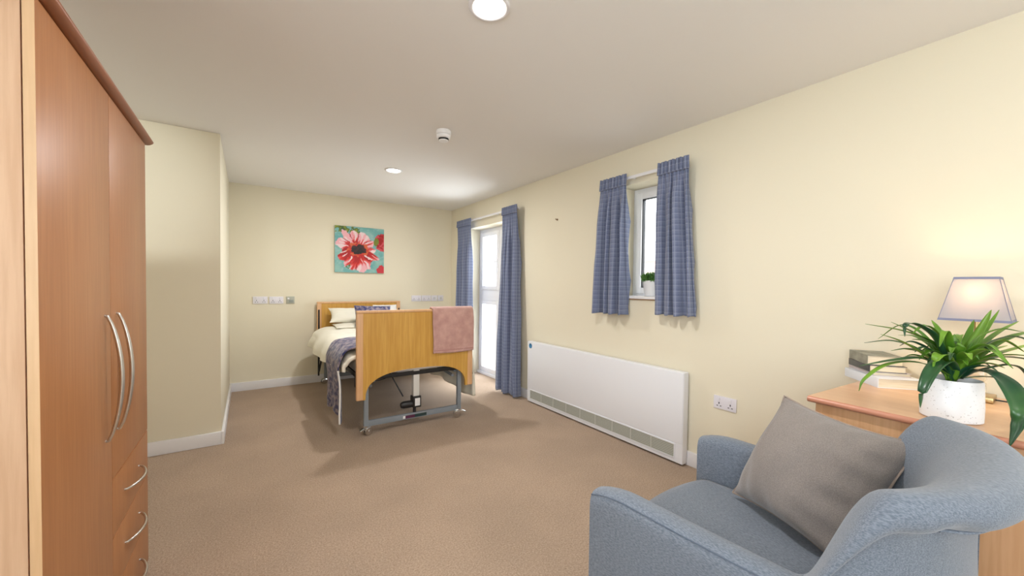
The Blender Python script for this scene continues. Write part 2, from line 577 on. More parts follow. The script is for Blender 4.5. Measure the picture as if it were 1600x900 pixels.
# side window, unseen, added to let light in next to the viewer
bm = NB()
wx = XN - 0.24
add_box(bm, wx, wx + 0.06, RW0, RW1, RZ0, RZ0 + 0.06, 0.004)
add_box(bm, wx, wx + 0.06, RW0, RW1, RZ1 - 0.06, RZ1, 0.004)
for y in (RW0, -0.43, RW1 - 0.06):
    add_box(bm, wx, wx + 0.06, y, y + 0.06, RZ0 + 0.06, RZ1 - 0.06, 0.004)
rw = struct(bm, 'window_3_added', UPVC)
finish(box(wx + 0.027, wx + 0.033, RW0 + 0.06, RW1 - 0.06, RZ0 + 0.06, RZ1 - 0.06), 'window_pane', GLASS, rw)

bm = NB()  # rear window, out of view, added to let light in
add_box(bm, 0.7, 2.2, YR - 0.14, YR - 0.08, 0.9, 0.96, 0.004)
add_box(bm, 0.7, 2.2, YR - 0.14, YR - 0.08, 2.04, 2.1, 0.004)
for x in (0.7, 1.42, 2.14):
    add_box(bm, x, x + 0.06, YR - 0.14, YR - 0.08, 0.96, 2.04, 0.004)
rw = struct(bm, 'window_4_added', UPVC)
finish(box(0.76, 2.14, YR - 0.113, YR - 0.107, 0.96, 2.04), 'window_pane', GLASS, rw)

# outside ground and the neighbouring house seen through the small window
GROUND = mat('pale_paving', (0.55, 0.54, 0.50), 0.9, col2=(0.62, 0.61, 0.58), nscale=3)
struct(box(XR + WT, 60, -30, 50, -0.30, -0.15), 'ground', GROUND)
BRICK = mat('pale_brick', (0.60, 0.45, 0.40), 0.9, col2=(0.68, 0.55, 0.50), nscale=30)
ROOFM = mat('pale_slate', (0.50, 0.48, 0.50), 0.8, col2=(0.58, 0.56, 0.58), nscale=12)
hs = empty('house', (25, 17.5, -0.15), 'pale brick house with a pitched roof seen through the small window', 'building')
finish(box(21, 29, 10, 25, -0.15, 2.9), 'wall', BRICK, hs)
bm = NB()
add_prism(bm, [(20.6, 2.9), (29.4, 2.9), (25, 4.7)], 'y', 9.6, 25.4)
finish(bm, 'roof', ROOFM, hs, smooth=False)
for y in (12, 15.3, 18.8, 22):
    bm = NB()
    frame_rect(bm, 20.94, 21.0, y, y + 1.4, 0.9, 2.1, 0.09, 0.01)
    wf = finish(bm, 'house_window', UPVC, hs)
    finish(box(20.97, 20.98, y + 0.09, y + 1.31, 0.99, 2.01), 'pane', mat('dark_pane', (0.25, 0.28, 0.3), 0.1), wf)

# ------------------------------------------------------------------ wardrobe
def bow_handle(bm, p0, p1, out, bow, r0=0.005, r1=0.008, n=18, flat=1.0):
    p0, p1, out = Vector(p0), Vector(p1), Vector(out)
    pts, rs = [], []
    pts.append(p0); rs.append(r0)
    for i in range(n + 1):
        t = i / n
        pts.append(p0.lerp(p1, t) + out * (0.006 + bow * math.sin(math.pi * t) ** 0.75))
        rs.append(r0 + (r1 - r0) * math.sin(math.pi * t))
    pts.append(p1); rs.append(r0)
    add_tube(bm, pts, 0, 12, rs, flat=flat)

WX = -0.37
wd = empty('wardrobe', (-0.66, 1.80, 0), 'tall beech wardrobe with two doors, three side drawers and a dark cornice', 'wardrobe')
Y0, YM, Y1, ZT = 1.262, 1.792, 2.338, 1.868
bm = NB()
add_box(bm, -0.945, WX - 0.021, Y0 + 0.002, Y0 + 0.020, 0, ZT, 0.0008)
add_box(bm, -0.945, WX - 0.021, Y1 - 0.020, Y1 - 0.002, 0, ZT, 0.0008)
add_box(bm, -0.945, -0.935, Y0 + 0.02, Y1 - 0.02, 0.06, ZT)
add_box(bm, -0.935, WX - 0.021, Y0 + 0.02, Y1 - 0.02, ZT - 0.018, ZT)
add_box(bm, -0.935, WX - 0.021, Y0 + 0.02, Y1 - 0.02, 0.06, 0.078)
add_box(bm, -0.935, WX - 0.021, YM - 0.009, YM + 0.009, 0.078, ZT - 0.018)
finish(bm, 'carcass', BEECHS, wd)
finish(box(WX - 0.06, WX - 0.045, Y0 + 0.02, Y1 - 0.02, 0, 0.06), 'plinth', BEECH, wd)
d1 = finish(box(WX - 0.018, WX, Y0, YM - 0.0015, 0.012, ZT - 0.004, bev=0.0012), 'door', BEECH, wd)
d2 = finish(box(WX - 0.018, WX, YM + 0.0015, Y1, 0.600, ZT - 0.004, bev=0.0012), 'door', BEECH, wd)
# near door's own edge, light falling on it put into a lighter colour
finish(box(WX - 0.0178, WX - 0.0002, Y0 - 0.0006, Y0, 0.014, ZT - 0.006), 'lit_door_edge', BEECHE, d1)
for d, y in ((d1, 1.727), (d2, 1.857)):
    bm = NB()
    bow_handle(bm, (WX, y, 1.150), (WX, y, 0.752), (1, 0, 0), 0.032, 0.0045, 0.0070)
    finish(bm, 'handle', METAL, d)
for z0 in (0.402, 0.206, 0.010):
    dr = finish(box(WX - 0.018, WX, YM + 0.0015, Y1, z0, z0 + 0.193, bev=0.0012), 'drawer', BEECH, wd)
    bm = NB()
    bow_handle(bm, (WX, 1.945, z0 + 0.100), (WX, 2.165, z0 + 0.100), (1, 0, 0), 0.030, 0.004, 0.0055)
    finish(bm, 'handle', METAL, dr)
# cornice: rounded overhanging moulding on top
prof = [(-0.95, 0), (WX + 0.004, 0), (WX + 0.012, 0.002), (WX + 0.022, 0.009), (WX + 0.025, 0.015), (WX + 0.022, 0.022), (WX + 0.015, 0.026), (-0.95, 0.026)]
bm = NB()
add_prism(bm, [(x, ZT + z) for x, z in prof], 'y', Y0 - 0.03, Y1 + 0.030)
bmesh.ops.bevel(bm, geom=[e for e in bm.edges if len(e.link_faces) == 2 and e.calc_face_angle(0) > 1.2], offset=0.003, segments=2, affect='EDGES')
finish(bm, 'cornice', CORN, wd, angle=50)

# ------------------------------------------------------------------ radiator heater
RX, RY0, RY1, RZ = 2.522, 1.545, 3.372, 0.664
rd = empty('radiator', (2.56, (RY0 + RY1) / 2, 0), 'long low white heater cabinet with a bottom grille on the wall', 'radiator')
bm = NB()
add_box(bm, RX, XR - 0.019, RY0, RY1, 0.014, RZ, 0.006, 3)
finish(bm, 'casing', WHITE, rd)
gz0, gz1 = 0.050, 0.142
bm = NB()
add_box(bm, RX - 0.004, RX, RY0 + 0.004, RY1 - 0.004, 0.160, RZ - 0.006, 0.003)
finish(bm, 'front_panel', WHITE, rd)
bm = NB()
gy0, gy1 = RY0 + 0.065, RY1 - 0.055
add_box(bm, RX - 0.0012, RX, gy0, gy1, gz0, gz1)
finish(bm, 'grille_backing', GRILL, rd)
bm = NB()
n = 8
for i in range(n):
    z = gz0 + 0.005 + i * (gz1 - gz0 - 0.01) / (n - 1)
    add_box(bm, RX - 0.0045, RX - 0.001, gy0, gy1, z - 0.0026, z + 0.0026)
finish(bm, 'grille_slats', mat('pale_grille_slat', (0.50, 0.51, 0.45), 0.5), rd, smooth=False)
DIVM = mat('divider_grey', (0.60, 0.61, 0.56), 0.5)
for i in range(1, 9):
    y = gy0 + (gy1 - gy0) * i / 9
    finish(box(RX - 0.0055, RX - 0.001, y - 0.0022, y + 0.0022, gz0, gz1), 'grille_divider', DIVM, rd, smooth=False)
bm = NB()
frame_rect(bm, RX - 0.006, RX, gy0 - 0.006, gy1 + 0.006, gz0 - 0.006, gz1 + 0.006, 0.006, 0.001)
finish(bm, 'grille_frame', WHITE, rd, smooth=False)
finish(box(RX - 0.0048, RX - 0.004, 3.285, 3.355, 0.585, 0.655), 'sticker', LABELW, rd)
bm = NB()
add_lathe(bm, [(0, 0), (0.027, 0), (0.027, 0.0006), (0, 0.0006)], (RX - 0.0055, 3.318, 0.617), 20, axis='x')
add_prism(bm, [(3.318 - 0.012, 0.622), (3.318 + 0.012, 0.622), (3.318, 0.646)], 'x', RX - 0.0055, RX - 0.0049)
finish(bm, 'printed_mark', BLUEM, rd)

# ------------------------------------------------------------------ sockets
def plate(parent_label, cat, origin, nrm, w, h, gangs=2, name='double_socket', m=PLATE, blank=False, group=None):
    """nrm 'x': faces -x on right wall; 'y': faces -y on the back wall. origin = centre on the wall"""
    e = empty(name, origin, parent_label, cat, group=group)
    def bb(u0, u1, v0, v1, d0, d1, bev=0.0):
        if nrm == 'x':
            return box(-d1, -d0, u0, u1, v0, v1, bev=bev)
        return box(u0, u1, -d1, -d0, v0, v1, bev=bev)
    finish(bb(-w / 2, w / 2, -h / 2, h / 2, 0.0, 0.010, 0.003), 'face_plate', m, e, local=True)
    if blank:
        return e
    for g in range(gangs):
        c = (g - (gangs - 1) / 2) * w / gangs
        finish(bb(c - 0.007, c + 0.007, 0.012, 0.032, 0.010, 0.014, 0.001), 'rocker_switch', m, e, local=True)
        bm = NB()
        for (u, v, a, b_) in ((c, -0.004, 0.003, 0.006), (c - 0.011, -0.022, 0.005, 0.0025), (c + 0.011, -0.022, 0.005, 0.0025)):
            if nrm == 'x': add_box(bm, -0.0108, -0.009, u - a, u + a, v - b_, v + b_)
            else: add_box(bm, u - a, u + a, -0.0108, -0.009, v - b_, v + b_)
        finish(bm, 'pin_holes', HOLE, e, local=True)
    return e
plate('white double socket low on the wall between the heater and the cabinet', 'socket', (XR, 1.298, 0.503), 'x', 0.146, 0.086)
plate('white double socket at the far left of the back wall row', 'socket', (0.128, YB, 1.054), 'y', 0.146, 0.086, group='sockets left of the bed on the back wall')
plate('white double socket between another socket and the grey plate on the back wall', 'socket', (0.292, YB, 1.052), 'y', 0.146, 0.086, group='sockets left of the bed on the back wall')
e = plate('square grey plate right of the two sockets on the back wall', 'switch', (0.440, YB, 1.052), 'y', 0.088, 0.088, name='wall_plate', m=GREYP, blank=True)
bm = NB()
add_box(bm, 0.408, 0.428, YB - 0.013, YB - 0.009, 1.062, 1.080, 0.001)
finish(bm, 'indicator', LABELW, e)
finish(box(0.425, 0.472, YB - 0.012, YB - 0.009, 1.022, 1.055, bev=0.001), 'cover_flap', mat('darker_grey', (0.30, 0.33, 0.30), 0.4), e)
for i, (x, w, lab) in enumerate(((2.045, 0.146, 'first white wall outlet right of the bed headboard'), (2.198, 0.146, 'second white wall outlet right of the bed headboard'),
                               (2.325, 0.090, 'small white outlet, third right of the bed headboard'), (2.425, 0.090, 'small white round-holed outlet nearest the room corner by the long curtain'))):
    if i < 2:
        plate(lab, 'socket', (x, YB, 1.060), 'y', w, 0.086, group='outlets right of the headboard')
    else:
        e = plate(lab, 'outlet', (x, YB, 1.060), 'y', w, 0.086, name='wall_outlet', blank=True, group='outlets right of the headboard')
        bm = NB()
        add_lathe(bm, [(0, 0), (0.018, 0), (0.018, 0.005), (0.010, 0.007), (0, 0.007)], (x, YB - 0.017, 1.06), 20, axis='y')
        finish(bm, 'round_insert', mat('pale_grey_insert', (0.6, 0.6, 0.6), 0.4), e)

# screw hook left in the wall
bm = NB()
add_tube(bm, [(XR, 3.005, 1.937), (XR - 0.02, 3.005, 1.937), (XR - 0.026, 3.005, 1.943)], 0.004, 8)
add_lathe(bm, [(0, 0), (0.010, 0), (0.010, 0.003), (0, 0.003)], (XR - 0.003, 3.005, 1.937), 12, axis='x')
tag(finish(bm, 'wall_hook', mat('dull_brown_metal', (0.25, 0.15, 0.08), 0.5, metal=0.6)), 'tiny brown hook in the bare wall between the two windows', 'hook')

# ------------------------------------------------------------------ canvas painting
def petal_col(u, v):
    """u right, v up, 0..1"""
    def mixc(a, b, t): return tuple(a[i] * (1 - t) + b[i] * t for i in range(3))
    u, v = u + 0.045 * nz(u * 6, v * 6, 11.0) + 0.015 * nz(u * 20, v * 20, 12.0), v + 0.045 * nz(u * 6, v * 6, 21.0) + 0.015 * nz(u * 20, v * 20, 22.0)
    n1 = nz(u * 5, v * 5, 3.1)
    n2 = nz(u * 18, v * 18, 7.7)
    c = mixc((0.36, 0.62, 0.62), (0.55, 0.72, 0.68), min(1, max(0, 0.5 + n1)))
    c = mixc(c, (0.68, 0.76, 0.76), max(0, n2) * 0.8)
    if v > 0.86 and u < 0.5 and n1 + n2 > -0.12: c = mixc((0.10, 0.24, 0.07), (0.50, 0.55, 0.12), min(1, max(0, 0.5 + n2 * 1.5)))
    if math.hypot(u - 0.30, v - 0.17) < 0.09 and n2 > -0.2: c = (0.34, 0.42, 0.20)
    # second flower, right edge
    d = math.hypot((u - 1.02) / 0.22, (v - 0.70) / 0.20)
    if d < 1 + n2 * 0.3:
        c = mixc((0.62, 0.02, 0.03), (0.80, 0.30, 0.34), max(0, min(1, 0.3 + n2 * 2)))
    if math.hypot((u - 0.83) / 0.06, (v - 0.70) / 0.09) < 1: c = (0.45, 0.48, 0.12)
    if math.hypot((u - 0.98) / 0.13, (v - 0.06) / 0.11) < 1 + n2 * 0.4: c = (0.78, 0.20, 0.24)
    # main bloom
    cx, cy = 0.45, 0.50
    dx, dy = (u - cx) / 0.95, (v - cy) / 0.98
    r = math.hypot(dx, dy)
    a = math.atan2(dy, dx)
    k = 11
    ph = a * k / (2 * math.pi) + 0.25 * math.sin(3 * a)
    lobe = abs(math.cos(math.pi * ph))
    edge = 0.35 + 0.09 * lobe + 0.13 * nz(math.cos(a) * 2.6, math.sin(a) * 2.6, 1.3)
    if math.sin(a) < -0.8: edge += 0.05
    if r < edge:
        st = nz(a * 7, r * 4, 2.0)
        pid = math.floor(ph + 0.5)
        rnd = nz(pid * 3.7, 0.5, 9.1)
        pale = (0.90, 0.66, 0.69)
        red = (0.66, 0.035, 0.05)
        coral = (0.80, 0.16, 0.13)
        t = (r - 0.13) / 0.25 + st * 0.9 + rnd * 0.8 + (0.22 if dy > 0 else -0.15)
        t = min(1, max(0, t))
        c = mixc(red, coral, min(1, t * 2)) if t < 0.5 else mixc(coral, pale, (t - 0.5) * 2)
        if st > 0.25 and r > 0.20: c = (0.90, 0.80, 0.80)
        if lobe < 0.20 and r > 0.15 and n2 > -0.25: c = mixc(c, (0.55, 0.02, 0.05), 0.7)
    rc = math.hypot((u - 0.46) / 0.145, (v - 0.50) / 0.105)
    if rc < 1 + n2 * 0.35:
        c = mixc((0.05, 0.015, 0.015), (0.22, 0.04, 0.04), max(0, min(1, 0.3 + n2 * 2.5)))
    elif rc < 1.35 + n2 * 0.5:
        c = mixc((0.75, 0.12, 0.08), (0.80, 0.36, 0.18), max(0, min(1, 0.5 + n2 * 2)))
    return c
PX0, PX1, PZ0, PZ1 = 0.937, 1.566, 1.410, 2.018
cv = empty('canvas_painting', ((PX0 + PX1) / 2, YB, PZ0), 'square canvas of a big pink and red flower on pale blue, above the bed', 'painting')
finish(box(PX0, PX1, YB - 0.030, YB - 0.0, PZ0, PZ1, bev=0.002), 'canvas', mat('pale_canvas', (0.50, 0.60, 0.58), 0.8), cv)
bm = NB()
cl = bm.loops.layers.color.new('paint')
N = 120
Vg = [[bm.verts.new((PX0 + 0.001 + (PX1 - PX0 - 0.002) * i / N, YB - 0.0308, PZ0 + 0.001 + (PZ1 - PZ0 - 0.002) * j / N)) for j in range(N + 1)] for i in range(N + 1)]
for i in range(N):
    for j in range(N):
        f = bm.faces.new((Vg[i][j], Vg[i + 1][j], Vg[i + 1][j + 1], Vg[i][j + 1]))
        for lp, (a, b) in zip(f.loops, ((i, j), (i + 1, j), (i + 1, j + 1), (i, j + 1))):
            lp[cl] = (*petal_col(a / N, b / N), 1)
pm = mat('oil_paint', (1, 1, 1), 0.55, bump=0.3, bscale=90)
at = pm.node_tree.nodes.new('ShaderNodeVertexColor')
at.layer_name = 'paint'
# the stored bytes are sRGB-encoded on read back; keep them as linear pigment values
pm.node_tree.links.new(at.outputs[0], pm.node_tree.nodes['Principled BSDF'].inputs['Base Color'])
finish(bm, 'painted_face', pm, cv)

# ------------------------------------------------------------------ ceiling fittings
LIGHTM = emis('lit_diffuser', (1.0, 0.93, 0.82), 14.0)
def downlight(x, y, r, label, power, lc=(0.98, 0.965, 0.96)):
    grp = 'round downlights in the ceiling'
    e = empty('downlight', (x, y, H), label, 'ceiling light', group=grp)
    bm = NB()
    add_lathe(bm, [(r * 0.76, 0.0), (r * 0.76, -0.004), (r * 0.84, -0.009), (r * 0.96, -0.008), (r, -0.003), (r, 0.0)], (0, 0, 0), 48)
    finish(bm, 'trim_ring', SKIRT, e, local=True, angle=60)
    bm = NB()
    add_lathe(bm, [(0, -0.0035), (r * 0.76, -0.0035), (r * 0.76, -0.001), (0, -0.001)], (0, 0, 0), 40)
    finish(bm, 'diffuser', LIGHTM, e, local=True)
    l = area('downlight_lamp', (0, 0, -0.012), (0, 0, 0), r * 1.6, r * 1.6, power, lc, 'DISK')
    l.parent = e
    return e
downlight(0.82, 1.388, 0.085, 'large round lit downlight at the top edge of the ceiling view', 16)
downlight(1.211, 3.895, 0.085, 'small looking round lit downlight over the bed end', 17)
# added, unseen spotlight that brightens the far wall over the wardrobe
sl_ = empty('added_spotlight', (-0.78, 1.00, H), 'added white adjustable spotlight, out of view, in the recess above the wardrobe', 'spotlight')
bm = NB()
add_lathe(bm, [(0, 0), (0.04, 0), (0.04, -0.012), (0, -0.012)], (-0.78, 1.00, H), 24)
add_tube(bm, [(-0.78, 1.00, H - 0.01), (-0.78, 1.00, H - 0.05)], 0.006, 8)
finish(bm, 'mount', UPVC, sl_)
bm = NB()
add_tube(bm, [(-0.785, 0.955, H - 0.055), (-0.775, 1.035, H - 0.062)], 0.026, 20)
finish(bm, 'lamp_head', UPVC, sl_)
spl = bpy.data.lights.new('added_spotlight_lamp', 'SPOT')
spl.energy = 95
spl.color = (0.90, 0.96, 1.0)
spl.spot_size = R(38)
spl.spot_blend = 1.0
spl.shadow_soft_size = 0.09
spo = bpy.data.objects.new('added_spotlight_lamp', spl)
COL.objects.link(spo)
spo.location = (0.006, 0.11, -0.066)
spo.parent = sl_
spo.rotation_euler = Vector((-0.06, 2.65, -0.42)).to_track_quat('-Z', 'Y').to_euler()
downlight(1.4, -0.95, 0.085, 'added round downlight, out of view, behind the armchair', 2)  # extra downlight out of view, added for its light
sd = empty('smoke_detector', (1.204, 2.685, H), 'white round smoke detector on the middle of the ceiling', 'smoke detector')
bm = NB()
add_lathe(bm, [(0, 0), (0.053, 0), (0.055, -0.004), (0.055, -0.024), (0.050, -0.030), (0.046, -0.031), (0, -0.031)], (1.204, 2.685, H), 40)
finish(bm, 'base_ring', UPVC, sd, angle=50)
bm = NB()
add_lathe(bm, [(0, -0.031), (0.044, -0.031), (0.052, -0.035), (0.051, -0.048), (0.044, -0.056), (0.040, -0.057), (0, -0.057)], (1.204, 2.685, H), 40)
finish(bm, 'sensor_head', UPVC, sd, angle=50)
bm = NB()
for k in range(16):
    a = 2 * math.pi * k / 16
    t = NB()
    add_box(t, 0.031, 0.037, -0.0045, 0.0045, -0.070, -0.057)
    merge(bm, t, 0, Matrix.Translation((1.204, 2.685, H)) @ Matrix.Rotation(a, 4, 'Z'))
add_lathe(bm, [(0, -0.057), (0.028, -0.057), (0.028, -0.070), (0, -0.070)], (1.204, 2.685, H), 24)
finish(bm, 'sensor_vents', HOLE, sd)
bm = NB()
add_lathe(bm, [(0, -0.069), (0.036, -0.069), (0.034, -0.075), (0, -0.078)], (1.204, 2.685, H), 32)
finish(bm, 'sensor_cap', UPVC, sd)

# ------------------------------------------------------------------ curtains
def rail(y0, y1, z, label):
    e = empty('curtain_rail', (XR - 0.04, (y0 + y1) / 2, z), label, 'curtain rail')
    bm = NB()
    add_box(bm, 2.535, 2.550, y0, y1, z - 0.010, z + 0.012, 0.003)
    finish(bm, 'track', SKIRT, e)
    for k in range(4):
        y = y0 + 0.06 + (y1 - y0 - 0.12) * k / 3
        finish(box(2.548, XR, y - 0.01, y + 0.01, z - 0.004, z + 0.010, bev=0.002), 'bracket', SKIRT, e)
    return e
rail(3.62, 5.05, 2.150, 'long white curtain track over the garden door window')
rail(1.56, 2.33, 2.140, 'short white curtain track over the small window')

def curtain(ya, yb, ya2, yb2, ztop, zbot, nf, seed, label, amp=0.028, xb=2.512, belly=0.0, group=None):
    """hangs between y=ya..yb at the top, ya2..yb2 at the hem"""
    rnd = random.Random(seed)
    phs = [rnd.uniform(-0.5, 0.5) for _ in range(12)]
    full = (abs(yb2 - ya2)) * 1.6
    head = 0.085
    nu, nv = nf * 22 + 1, 90
    e = empty('curtain', ((xb), (ya + yb) / 2, zbot), label, 'curtain', group=group)
    def pos(u, v, zz):
        t = (ztop - zz) / (ztop - zbot)
        y = (ya + (yb - ya) * u) * (1 - t) + (ya2 + (yb2 - ya2) * u) * t
        return t, y
    def fold(u, t):
        w = 0
        a = amp * (0.45 + 0.8 * min(1, t * 3.0)) * (1 + 0.08 * math.sin(t * 5 + seed))
        warp = u + 0.035 * math.sin(2 * math.pi * u * 2 + phs[0] * 6 + t * 1.5) + 0.02 * math.sin(2 * math.pi * u * 3 + phs[1] * 6)
        s = 2 * abs(math.sin(math.pi * nf * warp + phs[2])) ** 0.6 - 1.38
        s *= 0.8 + 0.35 * math.sin(2 * math.pi * warp * 1.5 + phs[4] * 6)
        w += a * s
        w += 0.012 * math.sin(2 * math.pi * (nf * 0.5) * u + phs[3] * 6 + t * 2) * t
        w += 0.006 * nz(u * 9, t * 6, seed)
        return w
    def body(u, v):
        zz = (ztop - head) + (zbot - ztop + head) * v
        t, y = pos(u, v, zz)
        k = min(1, v * 6)
        tight = 0.007 * math.sin(2 * math.pi * nf * 2 * u)
        x = xb - 0.004 + (1 - k) * tight + k * (-fold(u, t)) - belly * math.sin(t * math.pi * 0.5) ** 2
        y += 0.010 * math.cos(2 * math.pi * nf * u + phs[2]) * k
        hem = 0.004 * math.sin(2 * math.pi * nf * u) if v > 0.98 else 0
        return Vector((x, y, zz + hem))
    bm = NB()
    grid(bm, nu, nv, body, lambda u, v: (u * full, v * (ztop - zbot)))
    mod_solid(finish(bm, 'drop', CURT, e, angle=80), 0.003)
    def header(u, v):
        zz = ztop - (head + 0.004) * v
        t, y = pos(u, v, zz)
        x = xb - 0.010 + 0.009 * math.sin(2 * math.pi * nf * 2 * u) - 0.004 * (v - 0.5)
        zj = 0.004 * math.sin(2 * math.pi * nf * u + 1) * (1 - v)
        return Vector((x, y, zz + zj))
    bm = NB()
    grid(bm, nu, 10, header, lambda u, v: (u * full, v * head))
    mod_solid(finish(bm, 'pleated_heading', CURT, e, angle=80), 0.012)
    return e
curtain(4.685, 5.075, 4.66, 5.11, 2.172, 0.02, 5, 1, 'long blue check curtain at the far side of the garden door, partly behind the bed', amp=0.036, group='long curtains')
curtain(3.60, 3.885, 3.47, 3.93, 2.178, 0.02, 5, 2, 'long blue check curtain nearer the heater, hanging to the carpet', amp=0.042, belly=0.03, group='long curtains')
curtain(2.070, 2.335, 2.058, 2.395, 2.165, 1.035, 4, 3, 'short blue check curtain on the left of the small window', amp=0.052, group='short curtains')
curtain(1.540, 1.772, 1.468, 1.780, 2.172, 1.062, 4, 4, 'short blue check curtain on the right of the small window', amp=0.052, group='short curtains')

# ------------------------------------------------------------------ small potted plant on the window sill
zs = SWZ0 + 0.0225
px_, py_ = 2.695, 1.955
sp = empty('potted_plant', (px_, py_, zs), 'small bushy green plant in a plain white pot on the window sill', 'plant')
bm = NB()
add_lathe(bm, [(0, 0), (0.046, 0), (0.050, 0.004), (0.064, 0.125), (0.061, 0.125), (0.056, 0.105), (0, 0.105)], (px_, py_, zs), 40)
finish(bm, 'pot', CERAMW, sp, angle=50)
rnd = random.Random(5)
bm = NB()
for i in range(650):
    a = rnd.uniform(0, 2 * math.pi)
    rr = 0.055 * math.sqrt(rnd.random())
    b0 = Vector((px_ + rr * math.cos(a), py_ + rr * math.sin(a), zs + 0.10))
    l = rnd.uniform(0.04, 0.115) * (1 - 0.25 * rr / 0.055)
    d = Vector((math.cos(a) * rr * 9, math.sin(a) * rr * 9, 1 + rnd.uniform(-0.2, 0.4))).normalized()
    tip = b0 + d * l
    sd_ = Vector((rnd.uniform(-1, 1), rnd.uniform(-1, 1), rnd.uniform(-0.3, 0.3))).normalized() * 0.0045
    m_ = b0.lerp(tip, 0.6) + Vector((rnd.uniform(-1, 1), rnd.uniform(-1, 1), 0)) * 0.006
    v = [bm.verts.new(p) for p in (b0, m_ + sd_, tip, m_ - sd_)]
    bm.faces.new(v)
    # little side leaflets
    for k in range(2):
        q = b0.lerp(tip, rnd.uniform(0.5, 0.95))
        w = Vector((rnd.uniform(-1, 1), rnd.uniform(-1, 1), rnd.uniform(0, 0.8))).normalized() * 0.016
        s2 = w.cross(Vector((0, 0, 1))).normalized() * 0.005
        bm.faces.new([bm.verts.new(p) for p in (q, q + w * 0.5 + s2, q + w, q + w * 0.5 - s2)])
o = finish(bm, 'foliage', GRASSM, sp, smooth=False)

# ------------------------------------------------------------------ care bed
bed = empty('care_bed', (1.25, 4.35, 0), 'adjustable care bed with oak panelled ends on grey wheeled legs', 'bed')
BX0, BX1 = 0.725, 1.782
def bed_end(y0, y1, z0, zt, arch, name, dark=False):
    """panel facing -y, with edge posts and a top rail"""
    pw = 0.052
    x0, x1 = BX0 + 0.012, BX1 - 0.012
    poly = [(x0, z0)]
    n = 28
    ax0, ax1 = x0 + 0.060, x1 - 0.060
    if arch:
        poly.append((ax0, z0))
        for i in range(n + 1):
            t = i / n
            a = math.pi * (1 - t)
            c, s = math.cos(a), math.sin(a)
            ux = math.copysign(abs(c) ** 0.72, c)
            uz = abs(s) ** 0.82
            poly.append(((ax0 + ax1) / 2 + ux * (ax1 - ax0) / 2, z0 + 0.015 + uz * (0.530 - z0 - 0.015)))
        poly.append((ax1, z0))
    poly += [(x1, z0), (x1, zt - 0.02), (x0, zt - 0.02)]
    bm = NB()
    add_prism(bm, poly, 'y', y0 + 0.006, y1 - 0.006)
    p = finish(bm, name, OAK, bed, angle=30)
    for s, xa in ((-1, BX0), (1, BX1 - pw)):
        finish(box(xa, xa + pw, y0, y1, z0, zt - 0.020, bev=0.010, seg=3), 'edge_post', OAKT, bed)
    finish(box(BX0, BX1, y0 - 0.002, y1 + 0.002, zt - 0.022, zt, bev=0.008, seg=3), 'top_rail', OAKT, bed)
bed_end(3.262, 3.302, 0.312, 1.043, True, 'footboard')
bed_end(5.395, 5.435, 0.40, 1.028, False, 'headboard')
# rail slots in the headboard posts
for x in (BX0 + 0.012, BX1 - 0.030):
    finish(box(x, x + 0.018, 5.391, 5.396, 0.50, 0.93), 'rail_slot', DARK, bed)
# foot-end steel frame
def leg_frame(y, zt):
    for x in (0.798, 1.655):
        finish(box(x, x + 0.036, y - 0.018, y + 0.018, 0.075, zt, bev=0.004), 'leg', GSTEEL, bed)
    finish(box(0.834, 1.655, y - 0.012, y + 0.012, 0.070, 0.118, bev=0.003), 'cross_bar', GSTEEL, bed)
leg_frame(3.335, 0.56)
leg_frame(5.34, 0.50)
finish(box(1.150, 1.345, 3.3215, 3.323, 0.078, 0.104), 'label_strip', LABELG, bed)
finish(box(1.150, 1.235, 3.3205, 3.3222, 0.079, 0.103), 'label_strip', LABELP, bed)
finish(box(1.128, 1.148, 3.3205, 3.3225, 0.080, 0.104), 'label_strip', LABELW, bed)
def caster(x, y, ang):
    t = NB()
    for s in (-0.026, 0.008):
        add_lathe(t, [(0, s), (0.026, s), (0.034, s + 0.002), (0.036, s + 0.009), (0.034, s + 0.016), (0.026, s + 0.018), (0, s + 0.018)], (0.020, 0, 0.036), 26, axis='y')
    add_tube(t, [(0.020, -0.028, 0.036), (0.020, 0.028, 0.036)], 0.010, 12)
    add_tube(t, [(0, 0, 0.046), (0, 0, 0.080)], 0.014, 12)
    add_box(t, -0.018, 0.036, -0.009, 0.009, 0.058, 0.078, 0.005)
    add_tube(t, [(0, 0, 0.064), (-0.034, 0.0, 0.062), (-0.058, 0, 0.050)], 0.012, 8, flat=0.6)
    bm = NB()
    merge(bm, t, 0, Matrix.Translation((x, y, 0)) @ Matrix.Rotation(ang, 4, 'Z'))
    finish(bm, 'caster', CHROME, bed, angle=40)
caster(0.812, 3.320, R(25)); caster(1.673, 3.320, R(160)); caster(0.816, 5.34, R(200)); caster(1.673, 5.34, R(-20))
# lifting column with motor
finish(box(1.222, 1.278, 3.325, 3.375, 0.262, 0.60, bev=0.006), 'lift_column', mat('off_white_plastic', (0.68, 0.67, 0.63), 0.4), bed)
bm = NB()
add_box(bm, 1.213, 1.290, 3.312, 3.385, 0.165, 0.265, 0.006)
add_tube(bm, [(1.225, 3.345, 0.195), (1.135, 3.345, 0.195), (1.115, 3.345, 0.195)], 0.03, 18, rs=[0.031, 0.031, 0.022])
add_tube(bm, [(1.24, 3.345, 0.165), (1.24, 3.345, 0.118)], 0.014, 10)
finish(bm, 'motor', DARK, bed)
finish(box(1.232, 1.278, 3.3105, 3.3122, 0.180, 0.248), 'motor_label', LABELW, bed)
